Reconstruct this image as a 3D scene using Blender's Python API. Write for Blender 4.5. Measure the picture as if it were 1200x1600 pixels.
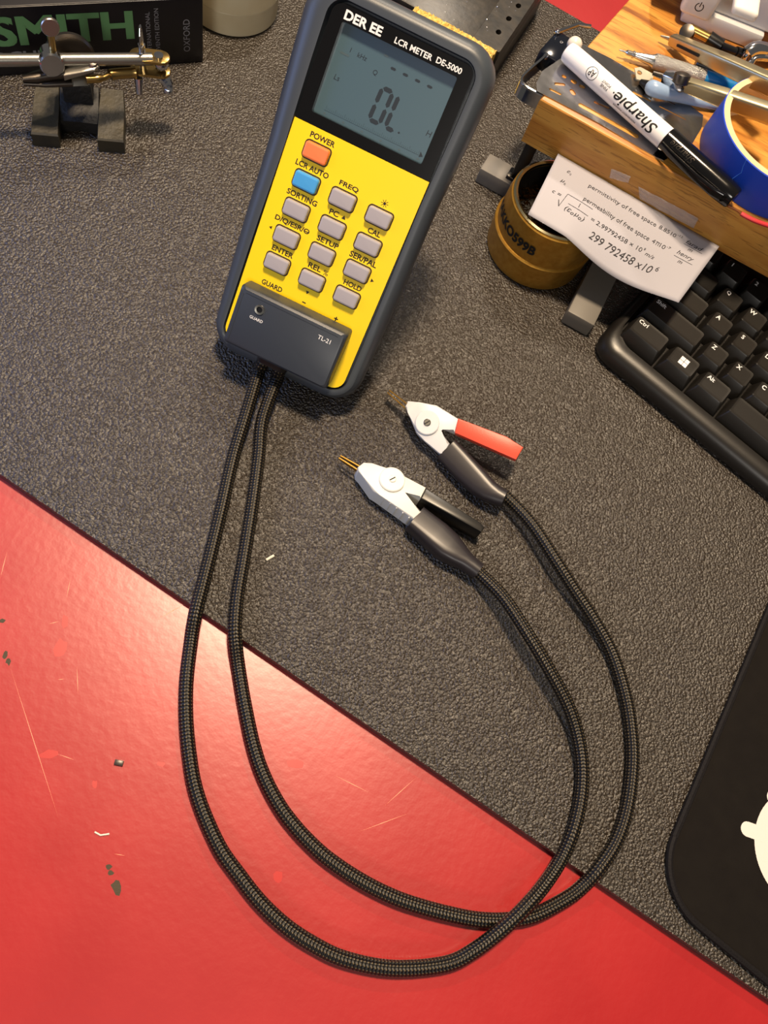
import bpy, bmesh, math, random
from mathutils import Vector as V, Matrix
for o in list(bpy.data.objects): bpy.data.objects.remove(o)
random.seed(7)
SC = bpy.context.scene; COL = SC.collection
S = 0.001                                   # everything below is written in millimetres
rad = math.radians
# ------------------------------------------------------------------ camera
# table frame: X along the desk, Y away from the sitter, Z up, mat surface at z = 0
CAMH, TH, PH, FOC = 407.0, rad(24), rad(29), 1294.0
def cam_axes():
    up = -V((-math.sin(PH)*math.sin(TH), math.cos(PH)*math.sin(TH), math.cos(TH)))   # table up, seen in camera axes (x right, y down, z forward)
    fw = V((0, 0, 1)); y = (fw - up*fw.dot(up)).normalized(); x = y.cross(up)
    return Matrix((x, y, up))
RC = cam_axes()
cd = bpy.data.cameras.new('camera'); cam = bpy.data.objects.new('camera', cd); COL.objects.link(cam)
cd.sensor_fit = 'VERTICAL'; cd.sensor_height = 36; cd.lens = 36*FOC/1600; cd.clip_start = 0.01; cd.clip_end = 50
ax = [RC @ V(v) for v in ((1, 0, 0), (0, -1, 0), (0, 0, -1))]
cam.matrix_world = Matrix.Translation((0, 0, CAMH*S)) @ Matrix(((ax[0].x, ax[1].x, ax[2].x), (ax[0].y, ax[1].y, ax[2].y), (ax[0].z, ax[1].z, ax[2].z))).to_4x4()
SC.camera = cam
def onplane(px, py, o, n):                  # a sighted pixel carried out to a real plane of the place
    d = RC @ V(((px-600)/FOC, (py-800)/FOC, 1)); c = V((0, 0, CAMH)); o = V(o); n = V(n)
    return c + d*((o-c).dot(n)/d.dot(n))
def at(px, py, z=0.0): return onplane(px, py, (0, 0, z), (0, 0, 1))
# ------------------------------------------------------------------ light
w = bpy.data.worlds.new('room'); SC.world = w; w.use_nodes = True
w.node_tree.nodes['Background'].inputs[0].default_value = (1.0, 0.92, 0.82, 1)
w.node_tree.nodes['Background'].inputs[1].default_value = 0.11
def area(name, loc, target, size, energy, color, size_y=None):
    l = bpy.data.lights.new(name, 'AREA'); l.energy = energy; l.color = color; l.size = size*S
    if size_y: l.shape = 'RECTANGLE'; l.size_y = size_y*S
    else: l.shape = 'DISK'
    o = bpy.data.objects.new(name, l); COL.objects.link(o); o.location = V(loc)*S
    o.rotation_euler = (V(target)-V(loc)).to_track_quat('-Z', 'Y').to_euler(); return o
area('ceiling_lamp', (-190, 482, 1560), (0, 160, 0), 210, 37.0, (1.0, 0.77, 0.52))
area('desk_lamp', (-277, 1141, 1000), (0, 300, 0), 70, 7.0, (1.0, 0.84, 0.66))
area('front_fill', (500, -2300, 1750), (0, 250, 0), 700, 17.0, (1.0, 0.93, 0.84))  # soft fill added behind the sitter to brighten the tilted meter face
area('blue_screen', (-640, 40, 260), (0, 260, 20), 420, 1.4, (0.32, 0.48, 1.0), 260)
SC.view_settings.view_transform = 'Standard'; SC.view_settings.look = 'None'
SC.view_settings.exposure = 0.12; SC.view_settings.gamma = 1.0; SC.view_settings.use_curve_mapping = False
# ------------------------------------------------------------------ materials
def c(r, g, b):
    f = lambda x: (x/255/12.92) if x <= 10 else ((x/255+0.055)/1.055)**2.4
    return (f(r), f(g), f(b), 1)
class NT:
    def __init__(s, name):
        s.m = bpy.data.materials.new(name); s.m.use_nodes = True; s.t = s.m.node_tree; s.b = s.t.nodes['Principled BSDF']
    def n(s, typ, **kw):
        x = s.t.nodes.new(typ)
        for k, v in kw.items():
            if k.startswith('i_'):
                k = k[2:]; k = int(k) if k.isdigit() else k.replace('_', ' ')
                x.inputs[k].default_value = v
            else: setattr(x, k, v)
        return x
    def l(s, a, b): s.t.links.new(a, b)
    def math(s, op, a, b=None, c=None):
        x = s.n('ShaderNodeMath', operation=op)
        for i, v in enumerate((a, b, c)):
            if v is None: continue
            if isinstance(v, (int, float)): x.inputs[i].default_value = v
            else: s.l(v, x.inputs[i])
        return x.outputs[0]
def pm(name, col, rough=0.5, metal=0.0, bump=None, var=None, spec=0.5, coat=0.0, trans=0.0, alpha=1.0, emit=None):
    k = NT(name); b = k.b
    b.inputs['Base Color'].default_value = col; b.inputs['Roughness'].default_value = rough; b.inputs['Metallic'].default_value = metal
    b.inputs['Specular IOR Level'].default_value = spec; b.inputs['Coat Weight'].default_value = coat; b.inputs['Transmission Weight'].default_value = trans
    b.inputs['Alpha'].default_value = alpha
    if emit: b.inputs['Emission Color'].default_value = emit[0]; b.inputs['Emission Strength'].default_value = emit[1]
    tc = k.n('ShaderNodeTexCoord')
    if var:                                   # (scale, second colour, contrast)
        nz = k.n('ShaderNodeTexNoise', i_Scale=var[0], i_Detail=4.0); k.l(tc.outputs['Object'], nz.inputs['Vector'])
        rp = k.n('ShaderNodeValToRGB'); rp.color_ramp.elements[0].position = 0.5-var[2]; rp.color_ramp.elements[1].position = 0.5+var[2]
        rp.color_ramp.elements[0].color = col; rp.color_ramp.elements[1].color = var[1]
        k.l(nz.outputs[0], rp.inputs[0]); k.l(rp.outputs[0], b.inputs['Base Color'])
    if bump:                                  # (scale, strength, distance mm)
        nz = k.n('ShaderNodeTexNoise', i_Scale=bump[0], i_Detail=3.0); k.l(tc.outputs['Object'], nz.inputs['Vector'])
        bp = k.n('ShaderNodeBump', i_Strength=bump[1], i_Distance=bump[2]*S); k.l(nz.outputs[0], bp.inputs['Height']); k.l(bp.outputs[0], b.inputs['Normal'])
    return k.m
def mat_leather():
    k = NT('black_leather_grain'); b = k.b; tc = k.n('ShaderNodeTexCoord')
    b.inputs['Base Color'].default_value = c(46, 38, 29); b.inputs['Roughness'].default_value = 0.40; b.inputs['Specular IOR Level'].default_value = 1.0
    v = k.n('ShaderNodeTexVoronoi', i_Scale=760.0, feature='SMOOTH_F1'); v.inputs['Smoothness'].default_value = 0.35
    d = k.n('ShaderNodeTexNoise', i_Scale=500.0, i_Detail=2.0)
    mx = k.n('ShaderNodeMixRGB', i_0=0.0015); mx.blend_type = 'ADD'; mx.inputs[0].default_value = 0.0012
    k.l(tc.outputs['Object'], d.inputs['Vector']); k.l(tc.outputs['Object'], mx.inputs[1]); k.l(d.outputs['Color'], mx.inputs[2]); k.l(mx.outputs[0], v.inputs['Vector'])
    n2 = k.n('ShaderNodeTexNoise', i_Scale=1500.0, i_Detail=2.0); k.l(tc.outputs['Object'], n2.inputs['Vector'])
    h = k.math('ADD', k.math('MULTIPLY', v.outputs['Distance'], -1.0), k.math('MULTIPLY', n2.outputs[0], 0.5))
    bp = k.n('ShaderNodeBump', i_Strength=1.0, i_Distance=0.95*S); k.l(h, bp.inputs['Height']); k.l(bp.outputs[0], b.inputs['Normal'])
    return k.m
def mat_red():
    k = NT('red_desk_paint'); b = k.b; tc = k.n('ShaderNodeTexCoord')
    b.inputs['Coat Weight'].default_value = 1.0; b.inputs['Coat Roughness'].default_value = 0.25
    b.inputs['Roughness'].default_value = 0.34; b.inputs['Specular IOR Level'].default_value = 1.0
    n1 = k.n('ShaderNodeTexNoise', i_Scale=14.0, i_Detail=5.0); k.l(tc.outputs['Object'], n1.inputs['Vector'])
    r = k.n('ShaderNodeValToRGB'); r.color_ramp.elements[0].position = 0.35; r.color_ramp.elements[1].position = 0.7
    r.color_ramp.elements[0].color = c(164, 12, 17); r.color_ramp.elements[1].color = c(176, 19, 23)
    k.l(n1.outputs[0], r.inputs[0])
    # fine scratches: thin lines of a stretched noise
    out = r.outputs[0]
    for ang, sc in ((0.5, 1.0), (-0.9, 1.2)):
        mp = k.n('ShaderNodeMapping'); mp.inputs['Rotation'].default_value = (0, 0, ang); mp.inputs['Scale'].default_value = (9*sc, 260*sc, 1)
        k.l(tc.outputs['Object'], mp.inputs['Vector'])
        nz = k.n('ShaderNodeTexNoise', i_Scale=1.0, i_Detail=1.0); k.l(mp.outputs[0], nz.inputs['Vector'])
        f = k.math('MULTIPLY', k.math('GREATER_THAN', nz.outputs[0], 0.79), 0.35)
        mx = k.n('ShaderNodeMixRGB'); mx.inputs[2].default_value = c(214, 90, 72); k.l(f, mx.inputs[0]); k.l(out, mx.inputs[1]); out = mx.outputs[0]
    k.l(out, b.inputs['Base Color'])
    n2 = k.n('ShaderNodeTexNoise', i_Scale=260.0, i_Detail=2.0); k.l(tc.outputs['Object'], n2.inputs['Vector'])
    bp = k.n('ShaderNodeBump', i_Strength=0.22, i_Distance=0.5*S); k.l(n2.outputs[0], bp.inputs['Height']); k.l(bp.outputs[0], b.inputs['Normal'])
    rr = k.n('ShaderNodeMapRange'); rr.inputs[3].default_value = 0.34; rr.inputs[4].default_value = 0.44; k.l(n1.outputs[0], rr.inputs[0]); k.l(rr.outputs[0], b.inputs['Roughness'])
    return k.m
def mat_wood():
    k = NT('oak_veneer'); b = k.b; tc = k.n('ShaderNodeTexCoord'); b.inputs['Roughness'].default_value = 0.38
    mp = k.n('ShaderNodeMapping'); mp.inputs['Scale'].default_value = (9, 85, 85); mp.inputs['Rotation'].default_value = (0, 0, rad(4)); k.l(tc.outputs['Object'], mp.inputs['Vector'])
    n1 = k.n('ShaderNodeTexNoise', i_Scale=1.0, i_Detail=5.0, i_Distortion=0.8); k.l(mp.outputs[0], n1.inputs['Vector'])
    r = k.n('ShaderNodeValToRGB'); e = r.color_ramp.elements
    e[0].position = 0.33; e[0].color = c(128, 76, 28); e[1].position = 0.60; e[1].color = c(202, 148, 68)
    x = e.new(0.45); x.color = c(180, 120, 48)
    k.l(n1.outputs[0], r.inputs[0])
    mp2 = k.n('ShaderNodeMapping'); mp2.inputs['Scale'].default_value = (60, 900, 900); k.l(tc.outputs['Object'], mp2.inputs['Vector'])
    n2 = k.n('ShaderNodeTexNoise', i_Scale=1.0, i_Detail=2.0); k.l(mp2.outputs[0], n2.inputs['Vector'])
    mx = k.n('ShaderNodeMixRGB'); mx.inputs[2].default_value = c(110, 60, 20); k.l(k.math('MULTIPLY', k.math('GREATER_THAN', n2.outputs[0], 0.6), 0.45), mx.inputs[0]); k.l(r.outputs[0], mx.inputs[1])
    k.l(mx.outputs[0], b.inputs['Base Color']); return k.m
def mat_braid():
    k = NT('black_braided_sleeve'); b = k.b; uv = k.n('ShaderNodeUVMap'); sp = k.n('ShaderNodeSeparateXYZ'); k.l(uv.outputs[0], sp.inputs[0])
    u, v = sp.outputs[0], sp.outputs[1]       # u runs along in mm, v once around
    a = k.math('SINE', k.math('MULTIPLY', k.math('ADD', k.math('MULTIPLY', u, 0.30), k.math('MULTIPLY', v, 6.0)), math.tau))
    d = k.math('SINE', k.math('MULTIPLY', k.math('SUBTRACT', k.math('MULTIPLY', u, 0.30), k.math('MULTIPLY', v, 6.0)), math.tau))
    p = k.math('MULTIPLY', a, d)
    f = k.math('GREATER_THAN', p, 0.60)
    mx = k.n('ShaderNodeMixRGB'); mx.inputs[1].default_value = c(9, 8, 10); mx.inputs[2].default_value = c(92, 80, 58); k.l(f, mx.inputs[0]); k.l(mx.outputs[0], b.inputs['Base Color'])
    b.inputs['Roughness'].default_value = 0.42; b.inputs['Specular IOR Level'].default_value = 0.35
    bp = k.n('ShaderNodeBump', i_Strength=0.5, i_Distance=0.4*S); k.l(p, bp.inputs['Height']); k.l(bp.outputs[0], b.inputs['Normal'])
    return k.m
M = dict(
 leather=mat_leather(), red=mat_red(), wood=mat_wood(), braid=mat_braid(),
 matedge=pm('mat_edge_rubber', c(24, 20, 20), 0.6), chip=pm('bare_board', c(70, 60, 44), 0.8, bump=(900, 0.6, 0.4)), scuff=pm('dark_red_stain', c(176, 8, 14), 0.4), scratch=pm('pale_scratch', c(232, 150, 120), 0.6),
 case=pm('slate_grey_case', c(60, 67, 76), 0.42, bump=(1800, 0.12, 0.2)), yellow=pm('yellow_faceplate', c(255, 218, 4), 0.42), bezel=pm('black_bezel', c(12, 12, 14), 0.16),
 lcd=pm('lcd_glass', c(68, 94, 108), 0.35, coat=0.3), seg=pm('lcd_segment', c(30, 40, 50), 0.4), segf=pm('faint_lcd_segment', c(72, 90, 98), 0.4),
 white_ink=pm('white_ink', c(240, 240, 240), 0.5), black_ink=pm('dark_ink', c(40, 26, 12), 0.6), paper_ink=pm('paper_ink', c(36, 34, 40), 0.8),
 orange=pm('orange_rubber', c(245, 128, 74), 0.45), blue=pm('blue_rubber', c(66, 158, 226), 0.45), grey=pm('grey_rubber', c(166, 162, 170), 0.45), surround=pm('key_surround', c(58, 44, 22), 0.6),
 adapter=pm('adapter_plastic', c(50, 56, 66), 0.36, bump=(2500, 0.1, 0.15)), socket=pm('socket_metal', c(190, 188, 180), 0.25, 1.0), hole=pm('dark_hole', c(6, 6, 6), 0.7),
 clipwhite=pm('white_clip_plastic', c(218, 218, 214), 0.4), cliplight=pm('pale_grey_clip_plastic', c(206, 208, 214), 0.4), clipred=pm('red_handle_plastic', c(230, 80, 58), 0.42, bump=(1500, 0.25, 0.2)),
 clipblack=pm('black_handle_plastic', c(26, 25, 24), 0.35), boot=pm('black_shrink_boot', c(36, 33, 38), 0.36), gold=pm('gilt_metal', c(170, 132, 60), 0.3, 1.0),
 chrome=pm('chrome', c(205, 205, 208), 0.12, 1.0), steel=pm('dull_steel', c(176, 172, 164), 0.3, 1.0, bump=(700, 0.12, 0.2)), nickel=pm('satin_nickel', c(196, 184, 150), 0.34, 1.0), darksteel=pm('dark_steel', c(96, 90, 84), 0.35, 1.0),
 brassplate=pm('brassy_plate', c(180, 150, 92), 0.28, 1.0), sheet=pm('thin_steel_sheet', c(168, 166, 166), 0.2, 1.0, bump=(30, 0.25, 3.0)),
 iron=pm('black_cast_iron', c(40, 38, 33), 0.45, bump=(500, 0.4, 0.5), var=(90, c(58, 52, 36), 0.2)), ironblack=pm('rough_black_iron', c(20, 19, 18), 0.6, bump=(400, 0.6, 0.8)),
 book=pm('book_cover_black', c(14, 13, 20), 0.32), bookpage=pm('book_pages', c(210, 200, 180), 0.8), green=pm('green_ink', c(112, 166, 110), 0.5), silver_ink=pm('grey_ink', c(150, 150, 156), 0.5),
 cream=pm('cream_plastic', c(226, 216, 186), 0.42, var=(60, c(216, 202, 168), 0.25)), spongem=pm('yellow_sponge', c(240, 214, 128), 0.9, bump=(700, 1.0, 1.2), var=(500, c(176, 140, 50), 0.2)),
 standm=pm('grimy_black_steel', c(26, 24, 22), 0.38, bump=(300, 0.2, 0.5), var=(160, c(48, 43, 36), 0.14)), grime=pm('solder_splash', c(150, 146, 140), 0.3, 1.0),
 brass=pm('brass_pot', c(196, 152, 66), 0.42, 0.75, bump=(1600, 0.15, 0.2), var=(300, c(170, 120, 40), 0.3)), brassrim=pm('bright_brass_rim', c(214, 206, 170), 0.15, 1.0), wool=pm('brass_wool', c(176, 132, 62), 0.25, 1.0), potin=pm('pot_inside', c(20, 17, 14), 0.6),
 footgrey=pm('grey_painted_foot', c(108, 104, 98), 0.5), blackplastic=pm('black_plastic', c(20, 20, 21), 0.3), bluedark=pm('glossy_black_block', c(16, 20, 30), 0.12), nub=pm('clear_white_rubber', c(222, 214, 204), 0.3),
 paper=pm('white_paper', c(172, 171, 182), 0.75, bump=(40, 0.15, 1.0)), tapeclear=pm('clear_tape', c(225, 225, 230), 0.12, alpha=0.22, bump=(160, 0.9, 1.0)),
 barrel=pm('marker_barrel', c(236, 236, 240), 0.3), cap=pm('marker_cap', c(14, 14, 16), 0.14), 
 tapeblue=pm('painters_tape_blue', c(22, 74, 206), 0.55, bump=(400, 0.2, 0.2)), core=pm('cardboard_core', c(216, 190, 150), 0.8), tapeline=pm('tape_tear_line', c(60, 120, 232), 0.6),
 pencilsilver=pm('pencil_aluminium', c(205, 203, 202), 0.25, 1.0), knurl=pm('knurled_aluminium', c(184, 182, 178), 0.35, 1.0, bump=(2600, 1.0, 0.6)), pencilblue=pm('pencil_blue', c(18, 122, 190), 0.3),
 translucent=pm('translucent_blue_plastic', c(168, 196, 232), 0.3, trans=0.35), blade=pm('pale_blade', c(214, 206, 184), 0.35, 0.6), wirered=pm('red_insulation', c(214, 60, 66), 0.35), copper=pm('bare_copper', c(200, 130, 84), 0.3, 1.0),
 device=pm('pale_grey_plastic', c(206, 204, 204), 0.42), devicedark=pm('light_grey_button', c(222, 220, 216), 0.4),
 kb=pm('keyboard_case', c(24, 22, 21), 0.34, bump=(2600, 0.18, 0.2)), key=pm('keycap', c(26, 24, 22), 0.4, bump=(2600, 0.15, 0.15)), legend=pm('key_legend', c(236, 236, 240), 0.5),
 pad=pm('mouse_pad_cloth', c(17, 14, 13), 0.85, bump=(2200, 0.3, 0.3), var=(120, c(22, 19, 17), 0.3), spec=0.15), stitch=pm('stitched_edge', c(18, 16, 19), 0.7, bump=(1200, 0.6, 0.5), spec=0.2), padwhite=pm('white_print', c(216, 209, 206), 0.75),
 lint=pm('pale_scrap', c(220, 214, 200), 0.6), fleck=pm('dark_scrap', c(70, 64, 62), 0.35, 0.5),
)
# ------------------------------------------------------------------ mesh helpers
class MB:
    def __init__(s): s.v = []; s.f = []; s.mi = []; s.sm = []; s.uv = {}
    def add(s, vs, fs, mi=0, smooth=False):
        b = len(s.v); s.v += [V(x) for x in vs]
        for f in fs: s.f.append([i+b for i in f]); s.mi.append(mi); s.sm.append(smooth)
        return b
    def bm(s, bm, mi=0, smooth=False, xf=None):
        bm.verts.index_update(); s.add([(xf @ v.co if xf else v.co.copy()) for v in bm.verts], [[v.index for v in f.verts] for f in bm.faces], mi, smooth); bm.free()
    def box(s, lo, hi, bev=0.0, mi=0, xf=None, seg=2):
        bm = bmesh.new(); bmesh.ops.create_cube(bm, size=1)
        for v in bm.verts: v.co = V([lo[i]+(v.co[i]+0.5)*(hi[i]-lo[i]) for i in range(3)])
        if bev: bmesh.ops.bevel(bm, geom=bm.edges[:], offset=bev, segments=seg, affect='EDGES', profile=0.5)
        s.bm(bm, mi, False, xf)
    def prism(s, top, ext, bev=0.0, mi=0, seg=2):      # polygon (3D) swept along ext
        top = [V(p) for p in top]; ext = V(ext); n = len(top)
        nr = V((0, 0, 0))
        for i in range(n): nr += top[i].cross(top[(i+1) % n])
        if nr.dot(ext) > 0: top.reverse()
        bm = bmesh.new(); a = [bm.verts.new(p) for p in top]; b = [bm.verts.new(p+ext) for p in top]
        ft = bm.faces.new(a); bm.faces.new(b[::-1])
        for i in range(n): bm.faces.new((a[i], b[i], b[(i+1) % n], a[(i+1) % n]))
        if bev: bmesh.ops.bevel(bm, geom=list(ft.edges), offset=bev, segments=seg, affect='EDGES', profile=0.5, clamp_overlap=True)
        bmesh.ops.triangulate(bm, faces=[f for f in bm.faces if len(f.verts) > 4])
        s.bm(bm, mi)
    def rings(s, rings, cap0=True, cap1=True, mi=0, smooth=True, closed=True):
        n = len(rings[0]); vs = [p for r in rings for p in r]; fs = []
        for i in range(len(rings)-1):
            for j in range(n if closed else n-1):
                k = (j+1) % n; fs.append((i*n+j, i*n+k, (i+1)*n+k, (i+1)*n+j))
        b = s.add(vs, fs, mi, smooth)
        def capf(idx, rev):
            f = [b+i for i in idx]; f = f[::-1] if rev else f
            s.f.append(f); s.mi.append(mi); s.sm.append(False)
        if cap0: capf(range(n), True)
        if cap1: capf(range((len(rings)-1)*n, len(rings)*n), False)
        return b
    def tube(s, path, r, n=12, mi=0, cap=True, uv=False):
        P = [V(p) for p in path]; rr = r if isinstance(r, (list, tuple)) else [r]*len(P)
        T = [((P[min(i+1, len(P)-1)]-P[max(i-1, 0)]).normalized()) for i in range(len(P))]
        a = T[0].orthogonal().normalized(); R = []; L = 0; Ls = []
        for i, p in enumerate(P):
            a = (a - T[i]*a.dot(T[i])).normalized(); b = T[i].cross(a)
            if i: L += (P[i]-P[i-1]).length
            Ls.append(L)
            R.append([p + (a*math.cos(math.tau*j/n)+b*math.sin(math.tau*j/n))*rr[i] for j in range(n)])
        f0 = len(s.f); s.rings(R, cap, cap, mi)
        if uv:
            k = f0
            for i in range(len(P)-1):
                for j in range(n): s.uv[k] = [(Ls[i], j/n), (Ls[i], (j+1)/n), (Ls[i+1], (j+1)/n), (Ls[i+1], j/n)]; k += 1
    def lathe(s, prof, ce=(0, 0, 0), axis=(0, 0, 1), n=32, mi=0, cap0=True, cap1=True):   # prof: (radius, height)
        ax_ = V(axis).normalized(); a = ax_.orthogonal().normalized(); b = ax_.cross(a); ce = V(ce)
        s.rings([[ce+ax_*h+(a*math.cos(math.tau*j/n)+b*math.sin(math.tau*j/n))*max(r, 0.01) for j in range(n)] for r, h in prof], cap0, cap1, mi)
    def loft(s, secs, n=20, mi=0):             # (centre, half a vector, half b vector, exponent)
        R = []
        for ce, a, b, e in secs:
            ring = []
            for j in range(n):
                t = math.tau*(j+0.5)/n; x, y = math.cos(t), math.sin(t)
                ring.append(V(ce)+V(a)*math.copysign(abs(x)**(2/e), x)+V(b)*math.copysign(abs(y)**(2/e), y))
            R.append(ring)
        s.rings(R, mi=mi)
    def ball(s, ce, r, mi=0, n=14): s.lathe([(r*math.sin(math.pi*i/8), -r*math.cos(math.pi*i/8)) for i in range(9)], ce, n=n, mi=mi)
def world_of(o):
    m = Matrix.Identity(4)
    while o: m = o.matrix_basis @ m; o = o.parent
    return m
def auto_smooth(me, ang=29):
    bm = bmesh.new(); bm.from_mesh(me)
    bmesh.ops.recalc_face_normals(bm, faces=bm.faces[:])
    for e in bm.edges:
        e.smooth = not (len(e.link_faces) == 2 and e.calc_face_angle(0) > rad(ang))
    for f in bm.faces: f.smooth = True
    bm.to_mesh(me); bm.free()
def obj(name, mb, mats, parent=None, world=True, label=None, recalc=True):
    vs = mb.v; loc = None
    if parent is None:
        lo = [min(p[i] for p in vs) for i in range(3)]; hi = [max(p[i] for p in vs) for i in range(3)]
        loc = V(((lo[0]+hi[0])/2, (lo[1]+hi[1])/2, lo[2])); vs = [p-loc for p in vs]
        vs = [p*S for p in vs]
    elif world:
        inv = world_of(parent).inverted(); vs = [inv @ (p*S) for p in vs]
    else: vs = [p*S for p in vs]
    me = bpy.data.meshes.new(name); me.from_pydata([tuple(p) for p in vs], [], mb.f)
    for m in (mats if isinstance(mats, (list, tuple)) else [mats]): me.materials.append(M[m])
    me.polygons.foreach_set('material_index', mb.mi)
    if mb.uv:
        ul = me.uv_layers.new(name='UVMap')
        for fi, q in mb.uv.items():
            for li, t in zip(me.polygons[fi].loop_indices, q): ul.data[li].uv = t
    if recalc: auto_smooth(me)
    o = bpy.data.objects.new(name, me); COL.objects.link(o)
    if parent is not None: o.parent = parent
    if loc is not None: o.location = loc*S
    if label: o['label'] = label
    return o
def tag(o, label, cat, group=None):
    o['label'] = label; o['category'] = cat
    if group: o['group'] = group
    return o
def thing(name, label, cat, loc, rot=None, group=None):
    o = bpy.data.objects.new(name, None); COL.objects.link(o); o.empty_display_size = 0.01
    if rot is not None: o.rotation_euler = rot.to_euler()
    o.location = V(loc)*S
    return tag(o, label, cat, group)
def curve_mesh(cu):
    o = bpy.data.objects.new('tmp', cu); COL.objects.link(o); dg = bpy.context.evaluated_depsgraph_get(); dg.update()
    me = bpy.data.meshes.new_from_object(o.evaluated_get(dg)); vs = [v.co.copy() for v in me.vertices]; fs = [list(p.vertices) for p in me.polygons]
    bpy.data.objects.remove(o); bpy.data.meshes.remove(me); bpy.data.curves.remove(cu); return vs, fs
def txt(mb, s, w, h, O, X, Y, bold=0.0, shear=0.0, anchor='c', mi=0, mapf=None, spacing=1.0):
    """lettering normalised to w x h (either may be None), at O, reading along X with Y up"""
    cu = bpy.data.curves.new('t', 'FONT'); cu.body = s; cu.resolution_u = 3; cu.offset = bold; cu.shear = shear; cu.space_character = spacing; cu.fill_mode = 'FRONT'
    vs, fs = curve_mesh(cu)
    if not vs: return
    if mapf:                                     # finer triangles, so that lettering follows a curved surface
        x0_, x1_ = min(v.x for v in vs), max(v.x for v in vs); y0_, y1_ = min(v.y for v in vs), max(v.y for v in vs); kx_ = (w/(x1_-x0_)) if w else (h/(y1_-y0_)); ky_ = (h/(y1_-y0_)) if h else kx_
        bm = bmesh.new(); bv = [bm.verts.new((v.x*kx_, v.y*ky_, 0)) for v in vs]
        for f in fs:
            try: bm.faces.new([bv[i] for i in f])
            except ValueError: pass
        for _ in range(4):
            bmesh.ops.triangulate(bm, faces=bm.faces[:]); ed = [e for e in bm.edges if e.calc_length() > 0.8]
            if not ed: break
            bmesh.ops.subdivide_edges(bm, edges=ed, cuts=1)
        bm.verts.index_update(); vs = [V((v.co.x/kx_, v.co.y/ky_, 0)) for v in bm.verts]; fs = [[v.index for v in f.verts] for f in bm.faces]; bm.free()
    x0, x1 = min(v.x for v in vs), max(v.x for v in vs); y0, y1 = min(v.y for v in vs), max(v.y for v in vs)
    sx = w/(x1-x0) if w else None; sy = h/(y1-y0) if h else sx
    if sx is None: sx = sy
    O, X, Y = V(O), V(X), V(Y); W = (x1-x0)*sx; Hh = (y1-y0)*sy; dx = {'c': -W/2, 'l': 0, 'r': -W}[anchor]
    pts = []
    for v in vs:
        a, b = (v.x-x0)*sx+dx, (v.y-y0)*sy-Hh/2
        pts.append(mapf(a, b) if mapf else O+X*a+Y*b)
    nr = X.cross(Y)
    mb.add(pts, fs, mi)
def flat_plate(outer, holes, th, bev=0.0):       # 2D outline with real cut-outs, extruded; returns verts, faces centred on z
    cu = bpy.data.curves.new('p', 'CURVE'); cu.dimensions = '2D'; cu.fill_mode = 'BOTH'; cu.extrude = th/2; cu.bevel_depth = bev
    for poly in [outer]+holes:
        sp = cu.splines.new('POLY'); sp.points.add(len(poly)-1); sp.use_cyclic_u = True
        for i, p in enumerate(poly): sp.points[i].co = (p[0], p[1], 0, 1)
    return curve_mesh(cu)
def rrect(x0, y0, x1, y1, r, k=5):
    out = []
    for cx, cy, a0 in ((x1-r, y1-r, 0), (x0+r, y1-r, 90), (x0+r, y0+r, 180), (x1-r, y0+r, 270)):
        for i in range(k+1):
            a = rad(a0+90*i/k); out.append((cx+r*math.cos(a), cy+r*math.sin(a)))
    return out
def fillet(pts, radii, k=6):                     # round the corners of a 2D polygon
    out = []; n = len(pts)
    for i in range(n):
        p = V(pts[i]).to_2d(); a = V(pts[i-1]).to_2d()-p; b = V(pts[(i+1) % n]).to_2d()-p; r = radii[i] if isinstance(radii, (list, tuple)) else radii
        la, lb = a.length, b.length; a.normalize(); b.normalize()
        half = a.angle(b)/2; t = min(r/math.tan(half), la*0.49, lb*0.49); r2 = t*math.tan(half)
        ce = p+(a+b).normalized()*(r2/math.sin(half)); s0 = p+a*t-ce; s1 = p+b*t-ce
        an0 = math.atan2(s0.y, s0.x); d = (math.atan2(s1.y, s1.x)-an0+math.pi) % math.tau-math.pi
        for j in range(k+1): out.append((ce.x+r2*math.cos(an0+d*j/k), ce.y+r2*math.sin(an0+d*j/k)))
    return out
def spline(pts, sub=6):                          # Catmull-Rom through 3D points
    P = [V(p) for p in pts]; out = []
    for i in range(len(P)-1):
        p0, p1, p2, p3 = P[max(i-1, 0)], P[i], P[i+1], P[min(i+2, len(P)-1)]
        for j in range(sub):
            t = j/sub; out.append(0.5*((2*p1)+(p2-p0)*t+(2*p0-5*p1+4*p2-p3)*t*t+(3*p1-p0-3*p2+p3)*t**3))
    return out+[P[-1]]
def frame(X, Y, Z): return Matrix(((X[0], Y[0], Z[0]), (X[1], Y[1], Z[1]), (X[2], Y[2], Z[2])))
def basis(O, X, Y, Z): m = frame(X, Y, Z).to_4x4(); m.translation = V(O); return m

# ================================================================== desk and mat
DZ = -6.0                                        # red desk top; the mat is 6 mm thick
d = MB(); d.box((-1100, -330, DZ-28), (1100, 1000, DZ), 1.5)
def decal(px_poly, mi, lift=0.04): d.add([at(x, y, DZ)+V((0, 0, lift)) for x, y in px_poly], [list(range(len(px_poly)))], mi)
def blob(px, py, rx, ry, ang, mi, k=9, jit=0.3):
    p = []
    for i in range(k):
        a = math.tau*i/k; q = 1+random.uniform(-jit, jit); x, y = rx*q*math.cos(a), ry*q*math.sin(a); t = rad(ang); p.append((px+x*math.cos(t)-y*math.sin(t), py+x*math.sin(t)+y*math.cos(t)))
    decal(p, mi)
for b in ((3, 970, 7, 3.5, -10), (8, 1024, 4, 7, 0), (13, 1033, 4, 6, 0), (170, 1354, 5, 5, 0), (173, 1364, 5, 4, 0), (182, 1386, 7, 12, -12)): blob(*b, 1)
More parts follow.
